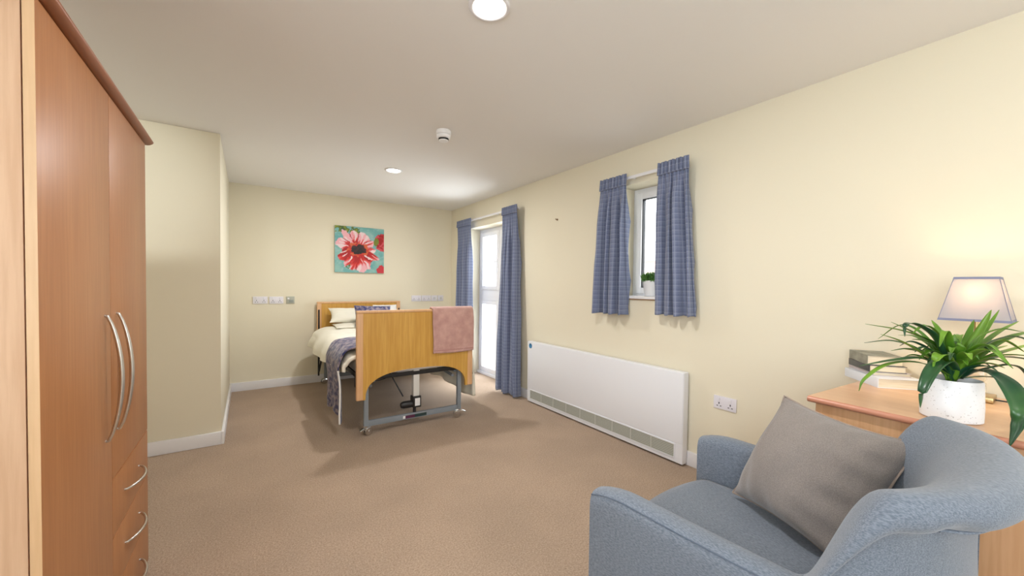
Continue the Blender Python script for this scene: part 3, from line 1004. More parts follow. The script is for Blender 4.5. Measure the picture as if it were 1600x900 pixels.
# mattress platform and supports
bm = NB()
add_box(bm, 0.765, 0.795, 3.31, 5.39, 0.455, 0.495, 0.004)
add_box(bm, 1.695, 1.725, 3.31, 5.39, 0.455, 0.495, 0.004)
for y in (3.32, 3.75, 4.2, 4.65, 5.1, 5.35):
    add_box(bm, 0.795, 1.695, y, y + 0.03, 0.458, 0.490, 0.003)
for i in range(26):
    y = 3.40 + i * 0.075
    add_box(bm, 0.795, 1.695, y, y + 0.012, 0.486, 0.495)
finish(bm, 'mattress_platform', DARK, bed)
bm = NB()
for x in (0.86, 1.62):
    add_tube(bm, [(x, 3.36, 0.40), (x, 4.0, 0.44), (x, 4.9, 0.30), (x, 5.32, 0.16)], 0.014, 8)
    add_tube(bm, [(x + 0.03, 3.37, 0.44), (x + 0.03, 4.4, 0.36), (x + 0.03, 5.32, 0.44)], 0.013, 8)
add_tube(bm, [(0.86, 4.0, 0.44), (1.62, 4.0, 0.44)], 0.016, 8)
add_tube(bm, [(0.86, 4.9, 0.30), (1.62, 4.9, 0.30)], 0.016, 8)
finish(bm, 'lifting_arms', GSTEEL, bed)
bm = NB()
add_tube(bm, [(1.06, 3.50, 0.47), (1.16, 3.42, 0.25)], 0.006, 8)
add_tube(bm, smoothpath([(0.82, 3.6, 0.46), (0.93, 3.6, 0.385), (1.05, 3.6, 0.39), (1.09, 3.6, 0.43), (1.07, 3.6, 0.47)], 6), 0.004, 8)
finish(bm, 'cable', DARK, bed)
# black side bracket by the foot end, left
bm = NB()
add_box(bm, 0.738, 0.765, 3.305, 3.40, 0.40, 0.52, 0.004)
add_tube(bm, [(0.750, 3.33, 0.41), (0.750, 3.33, 0.32), (0.757, 3.32, 0.30)], 0.012, 10)
finish(bm, 'side_bracket', DARK, bed)
for s, x in ((1, 0.742), (-1, 1.748)):
    bm = NB()
    add_tube(bm, [(x, 5.36, 0.48), (x, 5.20, 0.30), (x, 5.34, 0.16)], 0.010, 8)
    add_tube(bm, [(x, 5.38, 0.50), (x, 5.38, 0.10)], 0.010, 8)
    finish(bm, 'head_end_bracket', DARK, bed)

# mattress
bm = box(0.762, 1.728, 3.315, 5.385, 0.497, 0.635, bev=0.035, seg=4)
tag(finish(bm, 'mattress', WHITEC), 'white mattress showing under the bedding at the foot of the bed', 'mattress')

# duvet
def drape(name, m, path, y0, y1, ny, wob, th, label=None, cat=None, uvs=False, parent=None, seg=10, trim=None, **kw):
    P = smoothpath(path, seg)
    n = len(P)
    def fn(u, v):
        i = min(n - 1, int(round(u * (n - 1))))
        p = P[i].copy()
        p.y = y0 + (y1 - y0) * v
        return wob(p, u, v)
    bm = NB()
    grid(bm, n, ny, fn)
    o = finish(bm, name, m, parent, angle=90)
    mod_solid(o, th)
    return o
def duv(p, u, v):
    y = p.y
    w = 0.016 * nz(p.x * 3.5, y * 2.6, 1.0) + 0.007 * nz(p.x * 11, y * 9, 4.0)
    side = 1 - min(1, abs(u - 0.5) * 2)
    if u < 0.25:                       # left overhang grows toward the head
        k = (0.25 - u) / 0.25
        p.x += -0.035 * k * min(1, v * 1.3) + 0.014 * math.sin(y * 13) * k
        p.z += -0.05 * k * v + 0.02 * k * math.sin(y * 4.0)
    if u > 0.75:
        k = (u - 0.75) / 0.25
        p.x += 0.018 * math.sin(y * 17 + 1) * k
        p.z += 0.02 * k * math.sin(y * 5)
    p.z += w * (0.5 + side) + (0.022 * math.sin(min(1, v * 8) * math.pi / 2) - 0.022) * (side > 0.2)
    p.z += 0.05 * max(0, v - 0.75) * 4 * 0.6 * (1 if 0.15 < u < 0.85 else 0.3)
    return p
drape('duvet', CREAMC, [(0.650, 0, 0.530), (0.655, 0, 0.590), (0.700, 0, 0.660), (0.80, 0, 0.690), (1.0, 0, 0.705), (1.25, 0, 0.710), (1.5, 0, 0.705), (1.68, 0, 0.69),
                        (1.775, 0, 0.655), (1.812, 0, 0.56), (1.822, 0, 0.40), (1.828, 0, 0.19)], 3.335, 5.18, 70, duv, 0.026)
tag(COL.objects['duvet'], 'cream duvet spread over the bed and hanging over its right side', 'duvet')

# patterned throw across the foot of the bed
def thr(p, u, v):
    y = p.y
    p.z += 0.010 * nz(p.x * 6, y * 8, 2.0) + 0.014
    p.z += 0.016 * nz(p.x * 3.5, y * 2.6, 1.0) + 0.007 * nz(p.x * 11, y * 9, 4.0) + 0.006
    if u < 0.30:
        k = min(1, (0.30 - u) / 0.25)
        p.x += 0.016 * math.sin(y * 22 + 0.6) * k - 0.036 * k
        p.z += (0.03 * math.sin(y * 9)) * k
    if u > 0.8:
        k = (u - 0.8) / 0.2
        p.x += 0.012 * math.sin(y * 20) * k
    return p
tp = [(0.668, 0, 0.115), (0.664, 0, 0.25), (0.650, 0, 0.42), (0.622, 0, 0.540), (0.628, 0, 0.620), (0.680, 0, 0.692), (0.80, 0, 0.716), (1.0, 0, 0.728), (1.25, 0, 0.733), (1.5, 0, 0.728), (1.68, 0, 0.715), (1.785, 0, 0.685), (1.838, 0, 0.58), (1.850, 0, 0.46)]
th_ = drape('bed_throw', THROW, tp, 3.385, 3.96, 34, thr, 0.012)
tag(th_, 'navy and taupe patterned throw folded over the foot of the bed', 'throw')
def thr2(p, u, v):
    return thr(p, u * 0.24, v) + Vector((-0.004, 0, 0.001))
hm = drape('hem', WHITEC, tp[:4], 3.374, 3.388, 3, thr2, 0.014, parent=th_)

# pillows
def pillow(name, c, w, h, t, Mx, m, label, cat, pinch=0.10, seed=0, n=26, power=0.5, parent=None, wr=0.006):
    """puffed cushion in the local xz-plane (w wide, h high, t thick)"""
    bm = NB()
    def surf(s):
        def fn(u, v):
            a, b = 2 * u - 1, 2 * v - 1
            pa = 1 - pinch * (b * b) * (1) + pinch * 0.9 * (b ** 6)
            pb = 1 - pinch * (a * a) + pinch * 0.9 * (a ** 6)
            x = a * w / 2 * (1 - pinch * 0.55 * (1 - b * b) * abs(a) ** 3)
            z = b * h / 2 * (1 - pinch * 0.55 * (1 - a * a) * abs(b) ** 3)
            k = max(0, (1 - a * a)) ** power * max(0, (1 - b * b)) ** power
            y = s * (t / 2 * k + wr * nz(a * 2.5 + seed, b * 2.5, s * 3.0) * min(1, k * 3) + wr * 0.6 * nz(a * 7 + seed, b * 7, s) * min(1, k * 3))
            return Vector((x, y, z))
        return fn
    grid(bm, n, n, surf(-1))
    f2 = len(bm.faces)
    grid(bm, n, n, surf(1))
    bmesh.ops.remove_doubles(bm, verts=bm.verts, dist=0.0004)
    bmesh.ops.recalc_face_normals(bm, faces=bm.faces)
    M = Matrix.Translation(c) @ Mx
    bmesh.ops.transform(bm, matrix=M, verts=bm.verts)
    o = finish(bm, name, m, parent, angle=80)
    if parent is None: tag(o, label, cat)
    return o
def rxz(tilt, yaw_=0, roll_=0):
    return Matrix.Rotation(yaw_, 4, 'Z') @ Matrix.Rotation(tilt, 4, 'X') @ Matrix.Rotation(roll_, 4, 'Y')
pillow('pillow', (1.12, 5.06, 0.748), 0.52, 0.34, 0.06, rxz(R(-87)), CREAMC, 'flat cream pillow under another cream pillow at the head of the bed', 'pillow', seed=1)
pillow('pillow', (1.10, 5.20, 0.862), 0.54, 0.27, 0.11, rxz(R(-52), 0, R(3)), CREAMC, 'plump cream pillow propped towards the headboard, with a pointed left corner', 'pillow', seed=2, pinch=0.20)
pillow('pillow', (1.545, 5.26, 0.87), 0.32, 0.26, 0.10, rxz(R(-30)), WHITEC, 'white pillow at the right of the bed head beside the navy cushion', 'pillow', seed=3)
cu = pillow('cushion', (1.285, 4.90, 0.872), 0.44, 0.27, 0.11, rxz(R(-26), 0, R(2)), THROW, 'navy patterned cushion standing among the pillows on the bed', 'cushion', seed=4)

# towel over the footboard
ty0, ty1, tz = 3.252, 3.312, 1.049
prof = [(ty0 - 0.002, 0.648), (ty0 - 0.006, 0.75), (ty0 - 0.006, 0.90), (ty0 - 0.004, 1.00), (ty0 + 0.004, 1.044), ((ty0 + ty1) / 2, 1.0575), (ty1 - 0.002, 1.044), (ty1 + 0.005, 0.99), (ty1 + 0.007, 0.86), (ty1 + 0.008, 0.74)]
P = smoothpath([(0, y, z) for y, z in prof], 10)
def tow(u, v):
    i = min(len(P) - 1, int(round(u * (len(P) - 1))))
    x = 1.362 + (1.770 - 1.362) * v
    p = Vector((x, P[i].y, P[i].z))
    f = (1 - u * 2)
    if f > 0:
        p.y -= 0.004 + 0.006 * nz(x * 7, p.z * 3, 1) * min(1, (1.06 - p.z) * 8)
        p.x += 0.012 * max(0, f) + 0.004 * nz(p.z * 6, v, 5)
        p.z += -0.008 * math.sin(v * 3.1) * f
    p.z += 0.0015 * nz(x * 40, u * 60, 2)
    p.y += 0.0015 * nz(x * 60, p.z * 60, 7)
    return p
bm = NB()
grid(bm, len(P), 60, tow)
tw = tag(mod_solid(finish(bm, 'towel', TOWEL, angle=90), 0.012), 'dusty pink towel folded over the right end of the footboard', 'towel')
bm = NB()
add_box(bm, 1.377, 1.776, ty0 - 0.0155, ty0 - 0.0045, 0.662, 0.676, 0.003)
finish(bm, 'woven_band', mat('flat_pink_weave', (0.50, 0.27, 0.24), 0.9), tw)

# ------------------------------------------------------------------ armchair
AZ = R(4.5)
ac = empty('armchair', (1.358, 0.496, 0), 'blue-grey fabric armchair with a curved roll-top back, in the near right corner', 'armchair', rz=AZ)
L = dict(local=True)
SEAM = mat('seam_thread', (0.10, 0.125, 0.17), 0.9)
# arms: rounded slabs
def arm(s):
    bm = NB()
    n = 30
    xi, xo = s * 0.318, s * 0.412
    rows = []
    ny = 24
    for j in range(ny + 1):
        y = 0.42 - 0.80 * j / ny
        zt = 0.625 - 0.008 * math.sin(j / ny * 3)
        fr = 1.0
        if j <= 3: fr = (0.0, 0.45, 0.75, 0.93)[j]
        ring = []
        zt2 = zt - 0.030 * (1 - fr)
        th = 0.006 * (1 - fr)
        a0, a1 = min(xi, xo) + th, max(xi, xo) - th
        cx_, hw = (a0 + a1) / 2, (a1 - a0) / 2
        ring.append((a1, 0.13)); ring.append((a1, 0.35)); ring.append((a1, 0.52)); ring.append((a1, zt2 - 0.055))
        for k in range(1, 12):
            a = math.pi * k / 12
            cc, ss = math.cos(a), math.sin(a)
            ring.append((cx_ + hw * math.copysign(abs(cc) ** 0.62, cc), zt2 - 0.055 + 0.055 * abs(ss) ** 0.75))
        ring.append((a0, zt2 - 0.055)); ring.append((a0, 0.52)); ring.append((a0, 0.35)); ring.append((a0, 0.13))
        rows.append([bm.verts.new((x, y, z)) for x, z in ring])
    m_ = len(rows[0])
    for j in range(ny):
        for k in range(m_):
            bm.faces.new((rows[j][k], rows[j][(k + 1) % m_], rows[j + 1][(k + 1) % m_], rows[j + 1][k]))
    kk = 6 if s > 0 else m_ - 7
    seam = [r_[kk].co + Vector((s * 0.0006, 0, 0.0008)) for r_ in rows[:16]]
    bm.faces.new(rows[0][::-1]); bm.faces.new(rows[-1])
    bmesh.ops.recalc_face_normals(bm, faces=bm.faces)
    o = finish(bm, 'arm', CHAIRF, ac, angle=60, **L)
    bm = NB()
    add_tube(bm, seam, 0.0018, 8)
    finish(bm, 'seam', SEAM, o, **L)
arm(-1); arm(1)
# seat cushion with bowed front
bm = NB()
def seatp(u, v):
    a = 2 * u - 1
    y = -0.30 + v * 0.70
    yy = y + (0.055 * (1 - a * a)) * v ** 2
    return a, yy
nx_, ny_ = 22, 26
TV, BV = [], []
x_half = 0.316
prof_e = []
for i in range(nx_ + 1):
    rowt, rowb = [], []
    for j in range(ny_ + 1):
        a, yy = seatp(i / nx_, j / ny_)
        e1 = min(1, (1 - abs(a)) / 0.10)
        e2 = min(1, (1 - j / ny_) / 0.09)
        dz = 0.030 * (1 - math.sqrt(max(0, 1 - (1 - e1) ** 2))) + 0.045 * (1 - math.sqrt(max(0, 1 - (1 - e2) ** 2)))
        dome = 0.018 * (1 - a * a) * math.sin(math.pi * min(1, j / ny_ * 0.9 + 0.05))
        rowt.append(bm.verts.new((a * x_half, yy, 0.445 - dz + dome)))
        rowb.append(bm.verts.new((a * x_half, yy - 0.004 * (j == ny_), 0.300)))
    TV.append(rowt); BV.append(rowb)
for i in range(nx_):
    for j in range(ny_):
        bm.faces.new((TV[i][j], TV[i + 1][j], TV[i + 1][j + 1], TV[i][j + 1]))
        bm.faces.new((BV[i][j], BV[i][j + 1], BV[i + 1][j + 1], BV[i + 1][j]))
for i in range(nx_):
    bm.faces.new((TV[i][ny_], TV[i + 1][ny_], BV[i + 1][ny_], BV[i][ny_]))
    bm.faces.new((TV[i + 1][0], TV[i][0], BV[i][0], BV[i + 1][0]))
for j in range(ny_):
    bm.faces.new((TV[0][j], TV[0][j + 1], BV[0][j + 1], BV[0][j]))
    bm.faces.new((TV[nx_][j + 1], TV[nx_][j], BV[nx_][j], BV[nx_][j + 1]))
bmesh.ops.recalc_face_normals(bm, faces=bm.faces)
finish(bm, 'seat_cushion', CHAIRF, ac, angle=60, **L)
# seat base with bowed front
poly = [(-0.318, -0.33), (0.318, -0.33)] + [(0.318 - 0.636 * i / 14, 0.385 + 0.055 * (1 - (1 - 2 * i / 14) ** 2)) for i in range(15)]
bm = NB()
add_prism(bm, poly, 'z', 0.13, 0.298)
finish(bm, 'seat_base', CHAIRF, ac, **L)
# curved roll-top back
def back_pt(phi, o, z):
    s, c = math.sin(phi), math.cos(phi)
    sx = math.copysign(abs(s) ** 0.78, s)
    cyy = abs(c) ** 1.08
    ax_, ay_ = 0.405, 0.252
    bx, by = ax_ * sx, -0.130 - ay_ * cyy
    nx, ny = s, -c
    oo = o
    if o > 0: oo = o * (0.35 + 0.65 * abs(c))
    x = bx + nx * oo
    y = by + ny * oo
    e = abs(phi) / (math.pi / 2)
    drop = max(0, (e - 0.60) / 0.40)
    drop = drop * drop * (3 - 2 * drop)
    top = 1 - 0.86 * drop
    if z > 0.58: z = 0.58 + (z - 0.58) * top
    # gathered pinch where the roll turns into each wing
    g = math.exp(-((abs(phi) - R(40)) / R(5.5)) ** 2) * math.exp(-((z - 0.815) / 0.022) ** 2) * (1 if o > 0.01 else 0)
    x -= nx * 0.020 * g
    y -= ny * 0.020 * g
    # the crest dips a touch and billows in the middle
    z += 0.008 * math.cos(phi * 2) * max(0, min(1, (z - 0.7) * 6))
    return Vector((x, y, z))
sec = [(-0.135, 0.36), (-0.128, 0.46), (-0.122, 0.56), (-0.112, 0.66), (-0.100, 0.745), (-0.075, 0.815), (-0.030, 0.862), (0.020, 0.880), (0.052, 0.876), (0.073, 0.857), (0.076, 0.835), (0.063, 0.817), (0.038, 0.806),
       (0.012, 0.790), (-0.004, 0.71), (0.003, 0.50), (0.0, 0.32), (-0.005, 0.13), (-0.06, 0.13), (-0.13, 0.13), (-0.135, 0.25)]
S = smoothpath([(o, 0, z) for o, z in sec], 2)
bm = NB()
nph = 110
rings = []
for i in range(nph + 1):
    e = -1 + 2 * i / nph
    phi = e * R(93)
    rings.append([bm.verts.new(back_pt(phi, p.x, p.z)) for p in S])
# rounded ends
def capring(ring, k, dy):
    c = sum((v.co for v in ring), Vector()) / len(ring)
    return [bm.verts.new(Vector((c.x + (v.co.x - c.x) * k, v.co.y + dy, v.co.z + (-0.012 * (1 - k) if v.co.z > 0.55 else 0)))) for v in ring]
front = []
for src, at in ((rings[0], 0), (rings[-1], 1)):
    r1 = capring(src, 0.88, 0.016)
    r2 = capring(src, 0.60, 0.026)
    r3 = capring(src, 0.25, 0.030)
    front.append((r1, r2, r3))
rings = [front[0][2], front[0][1], front[0][0]] + rings + [front[1][0], front[1][1], front[1][2]]
m_ = len(rings[0])
for i in range(len(rings) - 1):
    for k in range(m_):
        bm.faces.new((rings[i][k], rings[i + 1][k], rings[i + 1][(k + 1) % m_], rings[i][(k + 1) % m_]))
bm.faces.new(rings[0]); bm.faces.new(rings[-1][::-1])
bmesh.ops.recalc_face_normals(bm, faces=bm.faces)
bk = finish(bm, 'backrest', CHAIRF, ac, angle=75, **L)
mod_sub(bk, 1)
# piping under the roll
bm = NB()
pts = [back_pt(R(-40 + 80 * i / 40), 0.042, 0.806) + Vector((0, 0, -0.002)) for i in range(41)]
add_tube(bm, pts, 0.0035, 8)
finish(bm, 'piping', CHAIRF, bk, **L)
for x, y in ((-0.34, 0.33), (0.34, 0.33), (-0.30, -0.30), (0.30, -0.30)):
    bm = NB()
    add_tube(bm, [(x, y, 0.132), (x * 1.03, y * 1.03, 0.0)], 0, 16, rs=[0.024, 0.015])
    finish(bm, 'leg', mat('dark_stained_leg', (0.10, 0.05, 0.03), 0.4), ac, **L)

# taupe cushion on the chair
BL, BR_, TR, TL = Vector((1.545, 0.735, 0.475)), Vector((1.375, 0.335, 0.47)), Vector((1.672, 0.252, 0.800)), Vector((1.632, 0.603, 0.868))
nrm = (BR_ - BL).cross(TL - BL).normalized()      # may point either way
if nrm.dot(Vector((-1, 0.4, 0.5))) < 0: nrm = -nrm
def cush(side):
    def fn(u, v):
        a, b = 2 * u - 1, 2 * v - 1
        a2 = a * (1 - 0.105 * (1 - b * b) * abs(a) ** 2)
        b2 = b * (1 - 0.105 * (1 - a * a) * abs(b) ** 2)
        uu, vv = (a2 + 1) / 2, (b2 + 1) / 2
        p = (BL * (1 - uu) + BR_ * uu) * (1 - vv) + (TL * (1 - uu) + TR * uu) * vv
        k = max(0, 1 - a * a) ** 0.62 * max(0, 1 - b * b) ** 0.62
        t = (0.140 if side > 0 else 0.050) * k
        e = min(1, k * 2.5)
        t += side * e * (0.006 * nz(a * 2, b * 2, 3) + 0.007 * nz(a * 2.2 - b * 1.2, b * 1.2 + a * 3.5, 9) )
        # gathered creases running in from the right side and the corners
        cr = max(0, a - 0.1)
        t += side * 0.010 * cr * e * math.sin(b * 15 + a * 3 + 2 * nz(a * 2, b * 2, 1))
        ct = max(0, b - 0.25)
        t += side * 0.007 * ct * e * math.sin(a * 17 + b * 2)
        return p + nrm * side * t
    return fn
bm = NB()
grid(bm, 50, 50, cush(1)); grid(bm, 50, 50, cush(-1))
bmesh.ops.remove_doubles(bm, verts=bm.verts, dist=0.0003)
bmesh.ops.recalc_face_normals(bm, faces=bm.faces)
tc_ = tag(finish(bm, 'cushion', TAUPE, angle=80), 'taupe square cushion propped in the blue-grey armchair', 'cushion')
bm = NB()
f1 = cush(1)
loop = [f1(u / 40, 0) for u in range(40)] + [f1(1, v / 40) for v in range(40)] + [f1(1 - u / 40, 1) for u in range(40)] + [f1(0, 1 - v / 40) for v in range(41)]
add_tube(bm, loop, 0.0036, 8, cap=False)
finish(bm, 'piping', TAUPEP, tc_)

# ------------------------------------------------------------------ cabinet in the right corner
CZ = 0.83
ch = empty('cabinet', (1.885, 0.612, 0), 'waist-high beech cabinet against the wall behind the armchair', 'cabinet', rz=R(-4.0))
# local: x = depth towards the wall, -y = along the wall towards the viewer's right
cd, cl_ = 0.66, 0.95
bm = box(0.0, cd, -cl_, 0.0, CZ - 0.024, CZ, bev=0.0, seg=1)
finish(bm, 'top', CHTOP, ch, local=True)
bm = NB()
add_tube(bm, [(0.0, 0.0, CZ - 0.012), (0.0, -cl_, CZ - 0.012)], 0.0121, 14)
finish(bm, 'rounded_edge', CHEDGE, ch, local=True)
body = finish(box(0.020, cd - 0.01, -cl_ + 0.02, -0.018, 0.06, CZ - 0.0245, bev=0.001), 'body', wood('beech_body', (0.66, 0.37, 0.19), (0.72, 0.43, 0.235), (0.56, 0.29, 0.13)), ch, local=True)
finish(box(0.05, cd - 0.02, -cl_ + 0.04, -0.04, 0.0, 0.06), 'plinth', BEECH, ch, local=True)

# books
def book(name, x, y, z, ang, L_, W, T, cov, label, group=None):
    """L_ along spine, W = page depth; spine is on local y=0 side"""
    e = empty(name, (x, y, z), label, 'book', rz=ang, group=group)
    c = 0.0022
    bm = NB()
    add_box(bm, 0, L_, 0, W, 0, c, 0.0006)
    add_box(bm, 0, L_, 0, W, T - c, T, 0.0006)
    add_box(bm, 0, L_, -0.001, c, 0, T, 0.0006)
    finish(bm, 'cover', cov, e, local=True)
    finish(box(0.004, L_ - 0.004, c, W - 0.004, c, T - c), 'page_block', PAGES, e, local=True)
    return e
# spine runs from the near corner towards the wall; pages face the pot
a0 = math.atan2(0.685 - 0.499, 2.60 - 2.393)
bx_, by_ = 2.300, 0.492
def bk_(name, dx, dy, z, da, L_, W, T, cov, lab):
    # local y must point towards the pot (down in world y), so mirror by starting at the far end
    ang = a0 + da + math.pi
    x = bx_ + dx + L_ * math.cos(a0 + da)
    y = by_ + dy + L_ * math.sin(a0 + da)
    return book(name, x, y, z, ang, L_, W, T, cov, lab, 'books piled on the cabinet')
bk_('book', 0.0, 0.0, CZ, 0, 0.245, 0.170, 0.042, COVW, 'thick white-covered book at the bottom of the pile on the cabinet')
bk_('book', 0.055, 0.03, CZ + 0.0425, R(-3), 0.200, 0.140, 0.016, COVP, 'thin pinkish book, second from the bottom of the pile')
bk_('book', 0.045, 0.040, CZ + 0.059, R(-5), 0.188, 0.135, 0.030, COVD, 'dark-spined book, second from the top of the pile')
bk_('book', 0.050, 0.050, CZ + 0.0895, R(-8), 0.185, 0.130, 0.042, COVO, 'olive grey book on top of the pile beside the plant')

# pot with strap-leaved plant
pc = (1.972, 0.237, CZ)
pp = empty('potted_plant', pc, 'leafy strap-leaved plant in a speckled white pot on the cabinet', 'plant')
bm = NB()
add_lathe(bm, [(0, 0), (0.068, 0), (0.0735, 0.004), (0.0745, 0.05), (0.0715, 0.132), (0.069, 0.136), (0.066, 0.132), (0.066, 0.115), (0, 0.115)], pc, 56)
finish(bm, 'pot', CERAM, pp, angle=50)
bm = NB()
add_lathe(bm, [(0, 0.120), (0.040, 0.121), (0.0655, 0.1155)], pc, 30)
finish(bm, 'soil', SOIL, pp)
LEAVES = [
    (0.022, [(0.011, -0.007, 0.009), (0.006, 0.029, 0.106), (-0.059, 0.097, 0.158), (-0.163, 0.189, 0.186)]),
    (0.024, [(0.011, -0.007, 0.009), (0.047, 0.031, 0.091), (0.021, 0.094, 0.149), (-0.005, 0.154, 0.189)]),
    (0.020, [(-0.004, 0.003, 0.034), (-0.074, 0.03, 0.145), (-0.15, 0.059, 0.189), (-0.195, 0.078, 0.195), (-0.201, 0.081, 0.156)]),
    (0.016, [(0.011, -0.007, 0.009), (-0.066, 0.047, 0.077), (-0.138, 0.098, 0.13), (-0.199, 0.14, 0.157)]),
    (0.016, [(0.011, -0.007, 0.009), (-0.106, 0.049, 0.076), (-0.211, 0.098, 0.076), (-0.312, 0.166, 0.056)]),
    (0.013, [(0.011, -0.007, 0.009), (-0.119, 0.054, 0.064), (-0.243, 0.11, 0.063), (-0.321, 0.147, 0.019), (-0.338, 0.158, -0.021)]),
    (0.014, [(0.011, -0.007, 0.009), (-0.006, 0.057, 0.081), (-0.018, 0.103, 0.096), (-0.033, 0.146, 0.086)]),
    (0.030, [(0.018, -0.012, 0.009), (-0.078, 0.002, 0.073), (-0.177, 0.016, 0.06), (-0.234, 0.027, 0.007), (-0.246, 0.033, -0.057)]),
    (0.026, [(0.011, -0.007, 0.009), (0.041, -0.026, 0.089), (0.086, -0.054, 0.177), (0.111, -0.07, 0.244)]),
    (0.012, [(0.011, -0.007, 0.009), (0.091, -0.035, 0.097), (0.161, -0.062, 0.185), (0.213, -0.079, 0.242)]),
    (0.016, [(0.011, -0.007, 0.009), (0.116, -0.046, 0.108), (0.2, -0.08, 0.162), (0.287, -0.118, 0.202)]),
    (0.028, [(0.011, -0.007, 0.009), (0.115, -0.061, 0.099), (0.202, -0.108, 0.147), (0.298, -0.163, 0.176)]),
    (0.020, [(0.011, -0.007, 0.009), (0.156, -0.065, 0.074), (0.279, -0.118, 0.105), (0.411, -0.18, 0.133)]),
    (0.018, [(0.011, -0.007, 0.009), (0.104, -0.069, 0.075), (0.185, -0.124, 0.081), (0.274, -0.186, 0.056)]),
    (0.016, [(0.011, -0.007, 0.009), (0.081, -0.078, 0.051), (0.115, -0.126, 0.06), (0.133, -0.152, 0.006), (0.123, -0.147, -0.077)]),
    (0.036, [(0.023, -0.016, 0.009), (-0.014, -0.063, 0.048), (-0.044, -0.116, 0.022), (-0.107, -0.149, -0.037), (-0.125, -0.147, -0.087), (-0.146, -0.134, -0.143)]),
    (0.016, [(0.011, -0.007, 0.009), (0.146, -0.074, 0.01), (0.244, -0.123, -0.026), (0.359, -0.187, -0.08)]),
    (0.020, [(0.011, -0.007, 0.009), (0.062, 0.01, 0.071), (0.086, 0.032, 0.111), (0.098, 0.059, 0.172)]),
    (0.020, [(0.011, -0.007, 0.009), (0.086, -0.007, 0.071), (0.156, -0.015, 0.135), (0.218, -0.022, 0.202)]),
    (0.014, [(0.011, -0.007, 0.009), (0.08, 0.019, 0.102), (0.112, 0.051, 0.165), (0.147, 0.074, 0.197)]),
    (0.024, [(0.011, -0.007, 0.009), (-0.08, 0.005, 0.085), (-0.155, 0.012, 0.099), (-0.169, 0.02, 0.05)]),
    (0.020, [(0.011, -0.007, 0.009), (0.123, -0.032, 0.072), (0.228, -0.065, 0.095), (0.32, -0.094, 0.11)]),
    (0.024, [(0.011, -0.007, 0.009), (0.012, 0.014, 0.084), (-0.021, 0.052, 0.127), (-0.054, 0.089, 0.136)]),
    (0.020, [(0.011, -0.007, 0.009), (-0.025, -0.026, 0.085), (-0.04, -0.054, 0.122), (-0.015, -0.071, 0.116)]),
    (0.016, [(0.011, -0.007, 0.009), (0.025, 0.029, 0.037), (0.009, 0.075, 0.084), (-0.012, 0.12, 0.095)]),
    (0.018, [(0.011, -0.007, 0.009), (-0.016, -0.04, 0.055), (-0.031, -0.074, 0.077), (0.02, -0.109, 0.063)]),
    (0.022, [(0.011, -0.007, 0.009), (0.027, -0.006, 0.077), (0.027, 0.002, 0.13), (0.039, 0.002, 0.158)]),
    (0.020, [(0.011, -0.007, 0.009), (-0.026, -0.013, 0.072), (-0.053, -0.022, 0.118), (-0.058, -0.017, 0.154)]),
]

PB = Vector((1.972, 0.237, 0.955))
rnd = random.Random(11)
def leaf(w, pts, m, curl=0.35):
    P = smoothpath(pts, 8)
    n = len(P)
    bm = NB()
    rows = []
    for i, p in enumerate(P):
        t = i / (n - 1)
        d = (P[min(i + 1, n - 1)] - P[max(i - 1, 0)]).normalized()
        # blade lies roughly horizontal: side vector is perpendicular to run and up
        s = d.cross(Vector((0, 0, 1)))
        if s.length < 0.2: s = d.cross(Vector((0.3, 0.8, 0.4)))
        s.normalize()
        # blend the blade slightly towards the viewer's side so that it twists
        tw = R(9) * math.sin(t * 2.2 + len(pts))
        s = Matrix.Rotation(tw, 3, d) @ s
        u = s.cross(d).normalized()
        prof_ = (0.55 + 0.45 * min(1, t * 3)) * max(0.0, 1 - t ** 3.2) ** 0.8
        hw = max(0.0006, w / 2 * prof_)
        rows.append([bm.verts.new(PB + p + s * hw * k + u * (abs(k) * hw * curl)) for k in (-1, -0.5, 0, 0.5, 1)])
    for i in range(n - 1):
        for k in range(4):
            bm.faces.new((rows[i][k], rows[i][k + 1], rows[i + 1][k + 1], rows[i + 1][k]))
    o = finish(bm, 'leaf', m, pp, angle=70)
    mod_solid(o, 0.0009)
for i, (w, pts) in enumerate(LEAVES):
    leaf(w * 1.45, pts, LEAFD if i in (7, 15, 2, 14, 4, 13, 16) else LEAFM)
for i in range(22):                       # inner rosette and the leaves at the back
    a = 2 * math.pi * i / 22 * 3 + rnd.uniform(-0.15, 0.15)
    l = rnd.uniform(0.07, 0.13)
    h = rnd.uniform(0.07, 0.13)
    c_, s_ = math.cos(a), math.sin(a)
    leaf(rnd.uniform(0.020, 0.030), [(0.006 * c_, 0.006 * s_, 0), (l * 0.35 * c_, l * 0.35 * s_, h * 0.7), (l * 0.75 * c_, l * 0.75 * s_, h), (l * c_, l * s_, h * 0.86)], LEAFM if i % 3 else LEAFD)

for i in range(16):                       # longer arching leaves all round
    a = 2 * math.pi * (i + 0.5) / 16 + rnd.uniform(-0.18, 0.18)
    l = rnd.uniform(0.15, 0.24)
    h = rnd.uniform(0.10, 0.19)
    c_, s_ = math.cos(a), math.sin(a)
    if s_ * 0.3 - c_ > 0.75: l *= 0.7
    leaf(rnd.uniform(0.018, 0.026), [(0.008 * c_, 0.008 * s_, 0), (l * 0.3 * c_, l * 0.3 * s_, h * 0.72), (l * 0.65 * c_, l * 0.65 * s_, h), (l * c_, l * s_, h * rnd.uniform(0.6, 1.0))], LEAFM if i % 4 else LEAFD)

